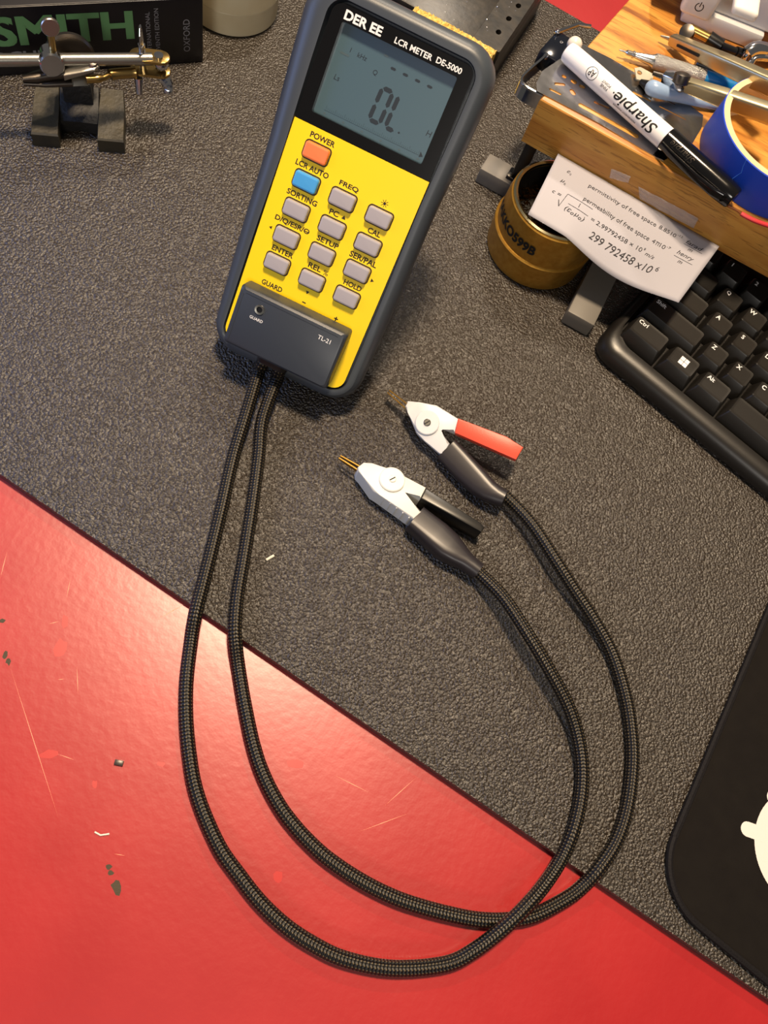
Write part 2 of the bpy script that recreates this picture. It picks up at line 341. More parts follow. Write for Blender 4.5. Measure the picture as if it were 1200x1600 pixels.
for b in ((102, 972, 5, 11, 0), (95, 1012, 9, 15, 15), (75, 1178, 15, 7, -15), (252, 1194, 8, 4, 0), (460, 1193, 14, 6, 10), (435, 1370, 8, 12, 0), (148, 1225, 4, 6, 0)): blob(*b, 2)
def scratch_line(a, b, wd=0.5):
    dx, dy = b[0]-a[0], b[1]-a[1]; L = math.hypot(dx, dy); nx, ny = -dy/L*wd, dx/L*wd
    decal([(a[0], a[1]), ((a[0]+b[0])/2+nx, (a[1]+b[1])/2+ny), b, ((a[0]+b[0])/2-nx, (a[1]+b[1])/2-ny)], 3, 0.06)
for a, b in (((0, 905), (11, 862)), ((15, 1040), (92, 1280)), ((76, 975), (92, 971)), ((90, 1178), (118, 1188)), ((245, 968), (292, 942)), ((90, 1062), (101, 1061)), ((178, 1334), (196, 1337)), ((110, 905), (104, 935)), ((120, 1040), (122, 1085)), ((520, 1210), (580, 1240)), ((600, 1260), (650, 1215)), ((560, 1300), (640, 1270))): scratch_line(a, b)
tag(obj('desk', d, ['red', 'chip', 'scuff', 'scratch']), 'large desk top painted glossy red, chipped and scratched, under the black mat', 'desk')
m = MB()
e0, e1 = at(0, 741, 0), at(1200, 1561, 0); dirn = (e1-e0).normalized()
f0 = at(852, 0, 0); f1 = at(934, 47, 0); fd = (f1-f0).normalized()
poly = [e0-dirn*500, e0+dirn*900, f0+fd*900, f0-fd*600]
m.prism(poly, (0, 0, DZ+0.05), 0.5)
tag(obj('desk_mat', m, 'leather'), 'black leather-grained desk mat laid over the red desk', 'desk mat')

# ================================================================== LCR meter
T0 = V((-91.4126, 283.8739, 101.4585)); E1 = V((0.99773, 0.06727, 0)).normalized(); E2 = V((-0.04177, 0.61948, 0.7839)).normalized(); EN = E1.cross(E2).normalized()
mrot = frame(E1, E2, EN)
meter = thing('multimeter', 'handheld yellow-faced component meter in a slate grey case, propped up on the mat', 'meter', T0 - EN*26 - E2*108, mrot)
MI = basis(V((0, 0, 0)), E1, E2, EN)
off = V((0, 108, 26))
def L(u, v, n=0): return V((u, v, n))+off        # meter-local point (origin: empty at the foot)
def ring4(cor, r, n, k=7, es=8):                  # four corners TL TR BR BL -> ring with subdivided edges, n = height
    f = fillet([cor[3], cor[2], cor[1], cor[0]], [r[3], r[2], r[1], r[0]], k); out = []
    for i in range(4):
        a = f[i*(k+1):(i+1)*(k+1)]; b = f[((i+1) % 4)*(k+1)]; out += a
        for j in range(1, es): out.append((a[-1][0]+(b[0]-a[-1][0])*j/es, a[-1][1]+(b[1]-a[-1][1])*j/es))
    res = []
    for x, y in out:                             # slight waist below the display
        wst = 1-0.022*math.exp(-((y+5)/26)**2); res.append(L(x*wst, y, n))
    return res
b = MB()
rings = [ring4([(-39, 60), (37, 60), (35, -90), (-35, -90)], [8]*4, -40),
 ring4([(-43, 66), (40.5, 66), (39, -96.5), (-37.5, -96.5)], [11]*4, -38.5),
 ring4([(-46, 69), (43, 69), (41.2, -105.3), (-39.5, -105.3)], [13]*4, -30),
 ring4([(-48.2, 70.5), (44.3, 70.5), (42.4, -109.9), (-40.5, -109.9)], [15]*4, -20),
 ring4([(-49.3, 71), (44.8, 71), (43.2, -112.5), (-41.2, -112.8)], [16]*4, -11),
 ring4([(-48.6, 70.6), (44.4, 70.6), (43, -112), (-41, -112.3)], [16]*4, -5),
 ring4([(-46, 69.2), (43, 69.2), (41.8, -110.6), (-39.6, -111)], [15]*4, -1.5),
 ring4([(-43, 67.5), (41, 67.5), (40.3, -109), (-38, -109)], [13]*4, 0.2),
 ring4([(-40, 65.8), (39, 65.8), (38.8, -107.3), (-36.6, -107.3)], [11]*4, 0.7),
 ring4([(-36.4, 63.4), (36.4, 63.4), (36.8, -105.6), (-35.2, -105.6)], [8]*4, 0.5),
 ring4([(-35.6, 62.8), (35.6, 62.8), (36.2, -105), (-34.6, -105)], [7.5]*4, -5.0)]
b.rings(rings)
obj('case', b, 'case', meter, False)
def plate(name, outer, holes, n0, n1, mat, parent=meter, label=None):
    vs, fs = flat_plate(outer, holes, n1-n0); q = MB(); q.add([L(v.x, v.y, v.z+(n0+n1)/2) for v in vs], fs); return obj(name, q, mat, parent, False, label)
SPLIT = 10.6
top = fillet([(-34.8, SPLIT), (35, SPLIT), (34.6, 61.6), (-34.4, 61.6)], [0.3, 0.3, 5, 5])
plate('bezel', top, [rrect(-28.4, 15.8, 28.5, 55.1, 1.0, 3)], -3.4, 0.0, 'bezel')
low = fillet([(-34.2, -104.4), (35.4, -104.4), (35.2, SPLIT-0.25), (-34.9, SPLIT-0.25)], [7, 7, 0.3, 0.3])
plate('faceplate', low, [], -2.6, 0.0, 'yellow')
dsp = MB(); dsp.box(L(-29, 15.2, -4.4), L(29, 55.6, -3.0)); disp = obj('display', dsp, 'lcd', meter, False)
sg = MB()
def quad(p, q, t, mi=0, z=-2.94, tip=0.5):       # one bar-shaped LCD segment with pointed ends
    p, q = V(p), V(q); dd = (q-p).normalized(); nn = V((-dd.y, dd.x)); a = [p, p+(dd+nn)*t*tip, q-(dd-nn)*t*tip, q, q-(dd+nn)*t*tip, p+(dd-nn)*t*tip]
    sg.add([L(x.x, x.y, z) for x in a], [list(range(6))], mi)
def seven(x, y, w, h, segs, t=2.0, sl=0.055):
    f = lambda a, b_: (x+a*w+sl*b_*h, y+b_*h); g = 0.05
    D = dict(a=(f(g, 1), f(1-g, 1)), d=(f(g, 0), f(1-g, 0)), g=(f(g, .5), f(1-g, .5)), f=(f(0, .5+g/2), f(0, 1-g/2)), e=(f(0, g/2), f(0, .5-g/2)), b=(f(1, .5+g/2), f(1, 1-g/2)), c=(f(1, g/2), f(1, .5-g/2)))
    for s_ in segs: quad(*D[s_], t)
seven(-2.5, 23.3, 5.3, 14.6, 'abcdef'); seven(5.9, 23.3, 4.6, 14.6, 'fed')
quad((12.2, 23.7), (13.4, 23.7), 1.0)
for i in range(4): quad((-1.6+6.1*i, 46.75), (1.2+6.1*i, 46.75), 1.1)
LX, LY = V((1, 0, 0)), V((0, 1, 0))
for s_, x, y, h, mi in (('1', -21.2, 46, 2.0, 0), ('kHz', -15.3, 45.6, 2.0, 0), ('Q', -7.3, 42, 2.4, 0), ('Ls', -23, 33.2, 2.3, 0), ('H', 26, 29, 2.6, 0)): txt(sg, s_, None, h, L(x, y, -2.94), LX, LY, shear=0.1, mi=mi)
quad((-25.5, 43.4), (-20.8, 43.4), 0.9, 1)
quad((-6.6, 50.3), (-4.0, 50.3), 0.9, 1)
quad((-23.6, 18.4), (25.6, 18.7), 0.45, 0, tip=0.1)
for i in range(51): x = -23+48*i/50; quad((x, 18.7), (x, 20.7 if i % 5 == 0 else 19.8), 0.42, 0, tip=0.1)
sg.add([L(25.6, 18.0, -2.94), L(27.4, 18.9, -2.94), L(25.6, 20.6, -2.94)], [[0, 1, 2]])
for i in range(6): quad((-23.6+9.7*i, 17.1), (-22.2+9.7*i, 17.1), 0.9, 1)
obj('display_segments', sg, ['seg', 'segf'], disp, False, recalc=False)
tx = MB()
txt(tx, 'DER EE', 18.2, 4.0, L(-19.2, 58.0, 0.05), LX, LY, bold=0.035)
txt(tx, 'LCR METER', 18.4, 2.6, L(5.6, 57.6, 0.05), LX, LY, bold=0.022); txt(tx, 'DE-5000', 12.4, 2.6, L(23.0, 57.9, 0.05), LX, LY, bold=0.022)
obj('brand_lettering', tx, 'white_ink', meter, False, recalc=False)
labels = {(0, 0): ('POWER', 12.7), (0, 1): ('LCR AUTO', 17.2), (0, 2): ('SORTING', 16), (0, 3): ('D/Q/ESR/O', 18.6), (0, 4): ('ENTER', 11.6), (1, 1): ('FREQ', 10), (1, 2): ('PC', 4.9), (1, 3): ('SETUP', 11.6), (1, 4): ('REL', 7.0), (2, 2): ('CAL', 6.8), (2, 3): ('SER/PAL', 14.6), (2, 4): ('HOLD', 9.7)}
tx = MB(); ring_ = MB()
for (cx, r_), (s_, wd) in labels.items():
    u = (cx-1)*19.5; v = -14.08*r_
    if s_ == 'PC': u -= 2.2
    if s_ == 'REL': u -= 1.6
    hh = 2.7 if '/' not in s_ else 3.0
    txt(tx, s_, wd, hh, L(u+0.6, v+6.7, 0.05), LX, LY, bold=0.026)
def tri(u, v, a, s_=1.0):
    tx.add([L(u+s_*math.cos(rad(a+t)), v+s_*math.sin(rad(a+t)), 0.05) for t in (0, 120, 240)], [[0, 1, 2]])
tx.add([L(-19.5+7.3+a_, -14.08*3+6.7+b_, 0.05) for a_, b_ in ((0, -0.2), (2.3, -0.2), (2.3, 0.2), (0, 0.2))], [[0, 1, 2, 3]])
tri(3.6, -14.08*2+6.5, 90, 1.25); tri(-19.5-9.0, -14.08*3+1, 180); tri(19.5+8.6, -14.08*3-1, 0, 1.1); tri(0, -14.08*4-6.6, 270, 1.1)
txt(tx, '%', 2.6, 2.6, L(5.2, -14.08*4+6.4, 0.05), LX, LY)
for k in range(8):
    a = rad(45*k); ce = V((19.5, -14.08+6.9)); p = ce+V((math.cos(a), math.sin(a)))*0.9; q = ce+V((math.cos(a), math.sin(a)))*1.9; nn = V((-math.sin(a), math.cos(a)))*0.13
    tx.add([L(*(p+nn), 0.05), L(*(q+nn), 0.05), L(*(q-nn), 0.05), L(*(p-nn), 0.05)], [[0, 1, 2, 3]])
tx.add([L(19.5+0.75*math.cos(rad(45*k)), -14.08+6.9+0.75*math.sin(rad(45*k)), 0.05) for k in range(8)], [list(range(8))])
txt(tx, 'GUARD', 11.4, 2.7, L(-18.2, -67.9, 0.05), LX, LY, bold=0.026)
txt(tx, '-', 2.0, 0.6, L(0.2, -68.6, 0.05), LX, LY); 
for a, b_ in ((1.1, 0.3), (0.3, 1.1)): tx.add([L(18.6-a, -69-b_, 0.05), L(18.6+a, -69-b_, 0.05), L(18.6+a, -69+b_, 0.05), L(18.6-a, -69+b_, 0.05)], [[0, 1, 2, 3]])
obj('button_lettering', tx, 'black_ink', meter, False, recalc=False)
for (cx, r_) in list(labels)+[(2, 1)]:
    u = (cx-1)*19.5; v = -14.08*r_
    q = MB(); bm_ = [V((x, y, 0)) for x, y in rrect(u-6.1, v-3.7, u+6.1, v+3.7, 1.3, 4)]
    def rr(gx, n): return [L(x, y, n) for x, y in rrect(u-6.1-gx, v-3.7-gx, u+6.1+gx, v+3.7+gx, 1.3+max(gx, -0.9), 4)]
    q.rings([rr(0, -0.5), rr(0, 1.7), rr(-0.25, 2.2), rr(-0.8, 2.45), rr(-1.05, 2.47)], mi=0)
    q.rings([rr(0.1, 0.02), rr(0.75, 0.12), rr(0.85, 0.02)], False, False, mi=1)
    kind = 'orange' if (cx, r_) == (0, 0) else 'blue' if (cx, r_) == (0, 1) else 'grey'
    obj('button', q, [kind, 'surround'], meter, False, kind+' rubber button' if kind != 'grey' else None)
st = MB()                                         # fold-out prop stand on the back, reaching the mat
hp = T0+E2*30-EN*40; ft = V((hp.x+4, hp.y+50, 1.2)); dv = (ft-hp).normalized(); sv = E1; nv = dv.cross(sv).normalized()
st.prism([hp-sv*26+nv*1.5, hp+sv*26+nv*1.5, ft+sv*26+nv*1.5, ft-sv*26+nv*1.5], -nv*3, 0.5)
obj('prop_stand', st, 'case', meter)

# ================================================================== test lead: adapter, two braided cables, two clips
lead = thing('test_lead', 'plug-in test lead with grey adapter box, two black braided cables and two spring clips', 'test lead', T0+E2*(-86)+EN*0.3, mrot)
off = V((0, 86, -0.3))
a = MB()
ro = lambda g, n, gt=0: [L(x, y, n) for x, y in rrect(-30.4+g, -102.6+g, 29+0-g, -70.2-g, 1.8, 4)]
a.rings([ro(0, 0.32), ro(0, 9.5), ro(0.5, 11.4), ro(1.6, 12.2)])
adp = obj('adapter', a, 'adapter', lead, False, 'slate grey adapter box with a round socket')
a = MB()                                          # moulded step lines and end lip
for lo, hi in (((-26.5, -73.4), (24.5, -73.1)), ((-28.0, -99.8), (-27.7, -74)), ): a.box(L(lo[0], lo[1], 12.1), L(hi[0], hi[1], 12.32))
obj('seam', a, 'adapter', adp, False)
a = MB(); a.lathe([(1.55, 0), (1.55, 0.5), (2.5, 0.6), (2.6, 0)], L(-17.4, -78.3, 12.1), n=24, cap0=False, cap1=False); a.lathe([(1.6, 0.08), (1.6, 0.1)], L(-17.4, -78.3, 12.1), n=20, mi=1)
obj('guard_socket', a, ['socket', 'hole'], adp, False)
a = MB(); txt(a, 'GUARD', 7.2, 1.6, L(-17.4, -83.6, 12.25), LX, LY, bold=0.015); obj('socket_lettering', a, 'white_ink', adp, False, recalc=False); a = MB(); txt(a, 'TL-21', 7.0, 2.3, L(18.6, -77.6, 12.25), LX, LY, bold=0.01)
obj('adapter_lettering', a, 'white_ink', adp, False, recalc=False)
def W(u, v, n): return T0+E1*u+E2*v+EN*n
CR = 3.45
def cable(start, pxz, end=None):
    pts = list(start)+[at(x, y, z) for x, y, z in pxz]+(list(end) if end else [])
    q = MB(); q.tube(spline(pts, 8), CR, 16, uv=True); return q
GZ = CR; GD = DZ+CR+0.45
pA = [(382, 655, 8), (364, 715, GZ), (347, 790, GZ), (329, 865, GZ), (315, 920, GZ), (305, 960, GZ-1), (298, 1005, GD), (291, 1067, GD), (291, 1130, GD), (297.5, 1192, GD), (306, 1235, GD), (322, 1280, GD), (345, 1328, GD), (372, 1366, GD), (405, 1408, GD), (445, 1446, GD), (490, 1476, GD), (540, 1499, GD), (614, 1513, GD), (697, 1506, GD), (745, 1482, GD+2), (790, 1447, GD+6), (822, 1416, GD+7.6), (850, 1383, GD+5), (875, 1345, GD+2.5), (895, 1300, GZ+0.3), (907, 1250, GZ), (910, 1200, GZ+1), (903, 1150, GZ+3), (888, 1103, GZ+6), (862, 1053, GZ+9), (827, 994, GZ+11), (788, 935, GZ+9)]
pB = [(410, 655, 7), (404, 715, GZ), (394, 790, GZ), (382, 865, GZ), (371, 930, GZ), (367, 975, GZ), (368, 1005, GZ-1.5), (373, 1046, GD), (383, 1105, GD), (396, 1165, GD), (412, 1212, GD), (436, 1258, GD), (463, 1294, GD), (495, 1327, GD), (525, 1351, GD), (562, 1375, GD), (600, 1395, GD), (640, 1411, GD), (697, 1427, GD), (750, 1437, GD), (800, 1437, GD), (840, 1428, GD), (888, 1402, GD), (912, 1383, GD+1), (935, 1358, GZ-0.8), (963, 1314, GZ), (980, 1262, GZ), (988, 1200, GZ), (987, 1150, GZ), (978, 1090, GZ), (957, 1022, GZ+1), (928, 968, GZ+3), (898, 922, GZ+5), (870, 878, GZ+7), (832, 820, GZ+6)]
obj('cable', cable([W(-7, -101.5, 6), W(-8, -108, 5), W(-9.5, -114, -1)], pA, [at(752, 898, 8.5), at(738, 886, 8)]), 'braid', lead, label='outer braided cable, from the adapter to the black clip')
obj('cable', cable([W(1.5, -101.5, 6), W(1.5, -108, 4), W(0.8, -113, -3)], pB, [at(796, 781, 7.5), at(783, 770, 7)]), 'braid', lead, label='inner braided cable, from the adapter to the red clip')
a = MB(); a.loft([(W(-2.7, -101.5, 6), E1*9, EN*5, 3), (W(-2.7, -105, 5.8), E1*8.5, EN*4.6, 3)]); obj('cable_grommet', a, 'blackplastic', adp)
# --- clips
K7 = lambda x, y: (500+x/3.4286, 580+y/3.4286)
def clip(kind, po, pn, outline, ext, tip, handle, boot, disc, label):
    P = lambda x, y, h=0.0: onplane(*K7(x, y), V(po)+V(pn)*h, pn)
    body = MB(); body.prism([P(*q) for q in outline], ext, 1.1)
    lo = V(ext).normalized()
    bo = obj('clip', body, 'clipwhite' if kind == 'black' else 'cliplight', lead, label=label)
    q = MB(); cx, cy, r_ = disc; ce = P(cx, cy)
    q.lathe([(r_, -0.4), (r_, 0.9), (r_-0.5, 1.3), (0.1, 1.35)], ce, pn, 28)
    pv = obj('pivot_disc', q, 'clipwhite' if kind == 'black' else 'cliplight', bo)
    q = MB(); q.lathe([(2.0, 0), (2.0, 1.7), (1.6, 2.0), (0.1, 2.0)], ce, pn, 18); aa = V(pn).orthogonal().normalized()
    obj('pivot_screw', q, 'socket' if kind == 'red' else 'clipwhite', pv)
    q = MB(); nn = V(pn); sx = (E1*0.35+V((0.2, 0.9, 0.2))); sx = (sx-nn*sx.dot(nn)).normalized(); sy = nn.cross(sx)
    q.prism([ce+nn*2.06+sx*i+sy*j for i, j in ((-1.7, -0.3), (1.7, -0.3), (1.7, 0.3), (-1.7, 0.3))], -nn*0.4); obj('screw_slot', q, 'hole', pv)
    # jaws: two thin gilt strips
    q = MB(); t0, t1 = P(*tip[0]), P(*tip[1]); ax_ = (t1-t0).normalized(); sd = ax_.cross(V(pn)).normalized()
    for k in (-1, 1):
        o0 = t0+sd*1.0*k+lo*4; o1 = t1+sd*0.5*k+lo*5
        q.prism([o0+lo*1.6-ax_*4, o0-lo*1.6-ax_*4, o1-lo*0.9, o1+lo*0.9], sd*0.6*k)
    obj('jaw', q, 'gold', bo)
    # handle
    q = MB(); q.prism([P(*p) for p in handle], ext, 0.8)
    obj('handle', q, 'clipred' if kind == 'red' else 'clipblack', bo, label=('red' if kind == 'red' else 'black')+' plastic handle')
    q = MB(); secs = []
    ctr = [P(x, y, -dp) for x, y, dp, a_, b_, e_ in boot]
    for i, (x, y, dp, a_, b_, e_) in enumerate(boot):
        tt = (ctr[min(i+1, len(ctr)-1)]-ctr[max(i-1, 0)]).normalized(); s1 = tt.cross(V(pn)).normalized(); s2 = s1.cross(tt); secs.append((ctr[i], s1*a_, s2*b_, e_))
    q.loft(secs, 24); obj('boot', q, 'boot', bo)
    return bo
up = V((0, 0, 1))
bc = clip('black', (0, 0, 13.5), (0, 0, 1), [(203, 512), (235, 487), (280, 490), (385, 525), (570, 622), (540, 680), (455, 640), (440, 645), (545, 752), (500, 792), (320, 662), (285, 640), (225, 555), (206, 535)], (0, 0, -11.5),
 ((215, 508), (112, 440)), [(568, 624), (862, 810), (884, 835), (866, 862), (540, 680)], [(505, 790, 6.0, 7.2, 5.6, 5), (560, 835, 6.2, 7.6, 5.8, 4.5), (620, 885, 6.2, 8.2, 6.0, 4), (680, 940, 6.0, 8.2, 6.2, 3.5), (735, 985, 5.8, 6.6, 5.8, 3), (775, 1015, 5.5, 5.2, 5.2, 2.4), (815, 1045, 5.2, 4.9, 4.9, 2), (850, 1072, 5.1, 4.7, 4.7, 2)], (385, 583, 7.0), 'white spring clip with a black handle')
q = MB()                                           # ribs on the near flank of the black clip
for i in range(6):
    x, y = 312+i*33.5, 652+i*25.5; p = onplane(*K7(x, y), (0, 0, 12.6), (0, 0, 1)); q.box(p+V((-0.35, -0.75, -9.5)), p+V((0.35, 0.9, 0.0)), 0.15)
obj('rib', q, 'clipwhite', bc)
t_ = rad(24); pn = V((-0.25*math.sin(t_), -math.sin(t_), math.cos(t_))).normalized()
po = at(*K7(640, 440), 10.2)
rc = clip('red', po, pn, [(455, 190), (470, 158), (528, 165), (625, 182), (742, 255), (722, 328), (655, 300), (635, 318), (695, 388), (655, 455), (560, 372), (515, 330), (470, 222)], -pn*11+V((0.0, 0.0, 0.6)),
 ((458, 180), (362, 100)), [(740, 252), (1000, 350), (1090, 408), (1050, 475), (722, 330)], [(678, 420, 5.5, 7.0, 5.5, 5), (730, 475, 5.4, 7.2, 5.6, 4.5), (790, 540, 5.0, 7.4, 5.8, 4), (850, 600, 4.2, 7.2, 6.0, 3.5), (905, 645, 3.2, 6.2, 5.8, 3), (950, 668, 2.4, 5.4, 5.2, 2.4), (990, 685, 1.8, 4.9, 4.9, 2)], (575, 277, 6.8), 'pale grey spring clip with a red handle')
lead_parts_done = True

# ================================================================== textbook
bd = V((0.704, 0.71, 0)).normalized(); bn = V((0.71, -0.704, 0)).normalized(); bo_ = V((-242.7, 397.1, 0))
book = thing('book', 'thick black textbook lying flat with its green-lettered spine towards the viewer', 'book', bo_-bd*100-bn*60, frame(bd, -bn, V((0, 0, 1))))
BX = basis(bo_, bd, -bn, V((0, 0, 1)))             # local: x along spine (negative to the left), y into the book
q = MB(); q.box((-255, 0, 0), (0, 200, 1.8), 0.5, xf=BX); q.box((-255, 0, 43.2), (0, 200, 45), 0.5, xf=BX); q.box((-255, -0.6, 0.4), (0, 1.6, 44.6), 0.6, xf=BX); obj('cover', q, 'book', book)
q = MB(); q.box((-252, 1.4, 1.7), (-3, 195, 43.3), xf=BX); obj('pages', q, 'bookpage', book)
q = MB(); tp = lambda s, z: BX @ V((s, -0.7, z))
for k, (ox, oz) in enumerate(((-1.0, -0.7), (1.0, -0.7), (-1.0, 0.7), (1.0, 0.7), (0, 0))):        # heavy strokes
    txt(q, 'SMITH', 77.5, 17.8, tp(-81.5+ox, 29.6+oz)+bn*0.07*k, bd, up); txt(q, 'SEDRA', 80, 17.8, tp(-172+ox, 29.6+oz)+bn*0.07*k, bd, up)
obj('title_lettering', q, 'green', book, recalc=False)
q = MB(); txt(q, 'MICROELECTRONIC CIRCUITS', 158, 6.4, tp(-84, 13.2), bd, up, bold=0.02, anchor='r')
obj('subtitle_lettering', q, 'silver_ink', book, recalc=False); q = MB()
txt(q, 'INTERNATIONAL', 29, 2.6, tp(-33.2, 23), up, -bd, anchor='c'); txt(q, 'SEVENTH EDITION', 31, 2.6, tp(-28.0, 24), up, -bd); obj('edition_lettering', q, 'silver_ink', book, recalc=False); q = MB(); txt(q, 'OXFORD', 22.5, 4.0, tp(-10.2, 20), up, -bd)
obj('publisher_lettering', q, 'silver_ink', book, recalc=False)

# ================================================================== round cream jar
jar = thing('jar', 'round cream plastic screw-top jar standing beside the book', 'jar', (-254.7, 453.5, 0))
JC = (-254.7, 453.5, 0); q = MB(); q.lathe([(29.0, 0), (30.2, 0.8), (31.2, 16.5), (30.6, 17.2)], JC, n=56); obj('jar_body', q, 'cream', jar)
q = MB(); q.lathe([(30.2, 17.1), (31.6, 17.6), (31.4, 33), (30.2, 35), (28, 35.6), (27, 34.8), (0.1, 34.8)], JC, n=56); obj('lid', q, 'cream', jar)

# ================================================================== helping hand
hh = thing('helping_hand', 'cast iron helping hand with steel rod and crocodile clip before the book', 'tool', (-269, 307, 0))
hd = V((0.52, -0.855, 0)).normalized(); hs = V((0.855, 0.52, 0)).normalized(); hc = V((-270.5, 306, 0))
HX = basis(hc, hs, -hd, up)
q = MB()
for x in (-18.2, 18.2):
    pts = ((x-7.5, -17.5, 9.5), (x+7.5, -17.5, 9.5), (x+7.5, 4, 11), (x+6.5, 19, 13), (x-6.5, 19, 13), (x-7.5, 4, 11)); ins = lambda p, g: V((x+(p[0]-x)*g, 0.7+(p[1]-0.7)*g, p[2]))
    q.rings([[HX @ V((p[0], p[1], 0)) for p in pts], [HX @ V((p[0], p[1], p[2]-0.9)) for p in pts], [HX @ ins(p, 0.95) for p in pts]], smooth=False)
base = obj('base', q, 'iron', hh)
q = MB(); q.prism([HX @ V(p) for p in ((-11, -6, 8), (0, -4, 8.5), (11, -6, 8), (11, 17, 15), (-11, 17, 15))], (0, 0, -7.5), 0.8); q.prism([HX @ V(p) for p in ((-8, 6, 26), (8, 6, 26), (8, 18, 26), (-8, 18, 26))], (0, 0, -20), 2)
obj('base_bridge', q, 'ironblack', base)
rz = 48; r0, r1 = at(-30, 94, rz), at(238, 92, rz); rdv = (r1-r0).normalized()
q = MB(); q.tube([r0, r1], 3.3, 16); obj('rod', q, 'steel', hh)
jb = at(79, 93, rz); 
q = MB(); q.tube([HX @ V((0, 12, 24)), jb+V((0, 0, -3))], 3.2, 14); obj('post', q, 'darksteel', hh)
tocam = (V((0, 0, CAMH))-jb).normalized(); sidev = V((0.71, -0.704, 0.25)).normalized()
q = MB(); q.lathe([(6.0, 2.5), (6.4, 3.0), (6.4, 7), (5.6, 7.8), (0.1, 7.8)], jb-sidev*1, sidev, 24, cap0=True); q.tube([jb+sidev*2, jb-sidev*8], 4.6, 18)
obj('clamp_joint', q, 'chrome', hh)
q = MB(); sz = V((0.02, 0.0, 1)).normalized(); b0 = jb+V((1.5, 1.5, 5)); q.tube([b0, b0+V((0.4, 0.4, 12))], 1.9, 12, 1); ts = b0+V((0.6, 0.6, 15)); q.lathe([(4.3, -1.3), (4.7, -0.8), (4.7, 0.8), (4.3, 1.3)], ts+sidev*0.5, sidev, 24)
obj('thumb_screw', q, ['steel', 'brassplate'], hh)
q = MB(); kc = onplane(108, 84, jb-sidev*12, sidev); q.lathe([(13, -2), (14, -1), (14, 1.5), (12.8, 2.4), (10.5, 2.4), (4, 1.6), (3.4, 4), (0.1, 4)], kc-V((0, 0, 3)), sidev, 36); obj('clamp_wheel', q, 'darksteel', hh)
q = MB(); q.tube([jb-sidev*6, kc-V((0, 0, 3))], 2.6, 12); obj('wheel_axle', q, 'darksteel', hh)
# end bracket with wing nuts
eb = at(234, 90, rz); q = MB()
bx = V((0.85, 0.42, 0.05)).normalized(); by = V((-0.42, 0.85, 0.0)).normalized(); bz = bx.cross(by)
for h in (1.5, -7.5):
    p = eb+V((0, 0, h)); o = [p+bx*x+by*y for x, y in [(c_[0], c_[1]) for c_ in rrect(-11, -5, 11, 5, 4.9, 6)]]; q.prism(o, -bz*1.6, 0.3)
obj('end_bracket', q, 'brassplate', hh)
q = MB(); q.tube([eb+V((0, 0, 8))+bx*-4, eb+V((0, 0, -12))+bx*-4], 2.0, 12); q.ball(eb+bx*6+V((0, 0, -3)), 4.2); q.lathe([(2.6, 0), (2.6, 1.4), (0.1, 1.6)], eb+bx*5+V((0, 0, 1.2)), up, 16); obj('bracket_bolt', q, 'chrome', hh)
q = MB()
wc = eb+bx*-4+V((0, 0, 11)); q.loft([(wc+V((0, 0, -4)), bx*1.4, by*2.0, 2), (wc, bx*1.5, by*3.6, 2), (wc+V((0, 0, 5)), bx*1.2, by*3.8, 2), (wc+V((0, 0, 8)), bx*0.6, by*1.6, 2)])
w0 = at(243, 113, 38); w1 = at(255, 122, 34); w2 = at(263, 135, 30); w3 = at(262, 148, 27)
q.tube(spline([w0, w1, w2, w3]), [2.0, 2.3, 2.6, 2.9, 3.1, 3.2, 3.3, 3.4, 3.4, 3.4, 3.4, 3.3, 3.2, 3.1, 3.0, 2.9, 2.7, 2.4, 1.8][:19], 12)
w4 = at(217, 122, 38); q.tube([w4, at(218, 146, 30)], [2.4, 2.0], 12)
obj('wing_nut', q, 'chrome', hh)
# crocodile clip hanging from the bracket, jaws to the left
cz = 40; cA, cB, cM = at(36, 124, cz), at(215, 113, cz), at(118, 118, cz); cd_ = (cB-cA).normalized(); cs = cd_.cross(up).normalized()
q = MB()
q.loft([(at(36, 123, cz), cs*1.6, up*1.4, 2.5), (at(55, 120, cz), cs*3.2, up*2.2, 2.5), (at(85, 114, cz), cs*4.2, up*3.0, 2.5), (at(106, 110, cz+1), cs*4.8, up*3.0, 3)])
q.loft([(at(36, 130, cz-3), cs*1.4, up*1.1, 2.5), (at(70, 130, cz-3), cs*2.6, up*1.5, 2.5), (at(112, 127, cz-3), cs*3.4, up*1.8, 2.5)])
cj = obj('crocodile_clip', q, 'darksteel', hh)
q = MB(); q.loft([(at(98, 113, cz+2), cs*4.6, up*2.4, 4), (at(125, 106, cz+4), cs*4.8, up*1.6, 4), (at(146, 101, cz+6), cs*4.6, up*1.2, 3), (at(154, 100, cz+6), cs*2.6, up*1.0, 2)])
q.lathe([(2.4, 0), (2.0, 1.2), (0.1, 1.5)], at(145, 101, cz+7), up, 14); q.prism([at(100, 120, cz-1), at(138, 117, cz-1), at(138, 134, cz-4), at(103, 136, cz-4)], (-0.8, 1.2, -1.2), 0.3)
obj('clip_lever', q, 'steel', cj)
q = MB(); q.tube(spline([at(135, 124, cz), at(160, 122, cz), at(172, 117, cz), at(185, 115, cz), at(212, 113, cz)]), [2.2]*6+[1.6]*6+[3.0]*12+[3.4], 14); obj('clip_ferrule', q, 'brassplate', cj)

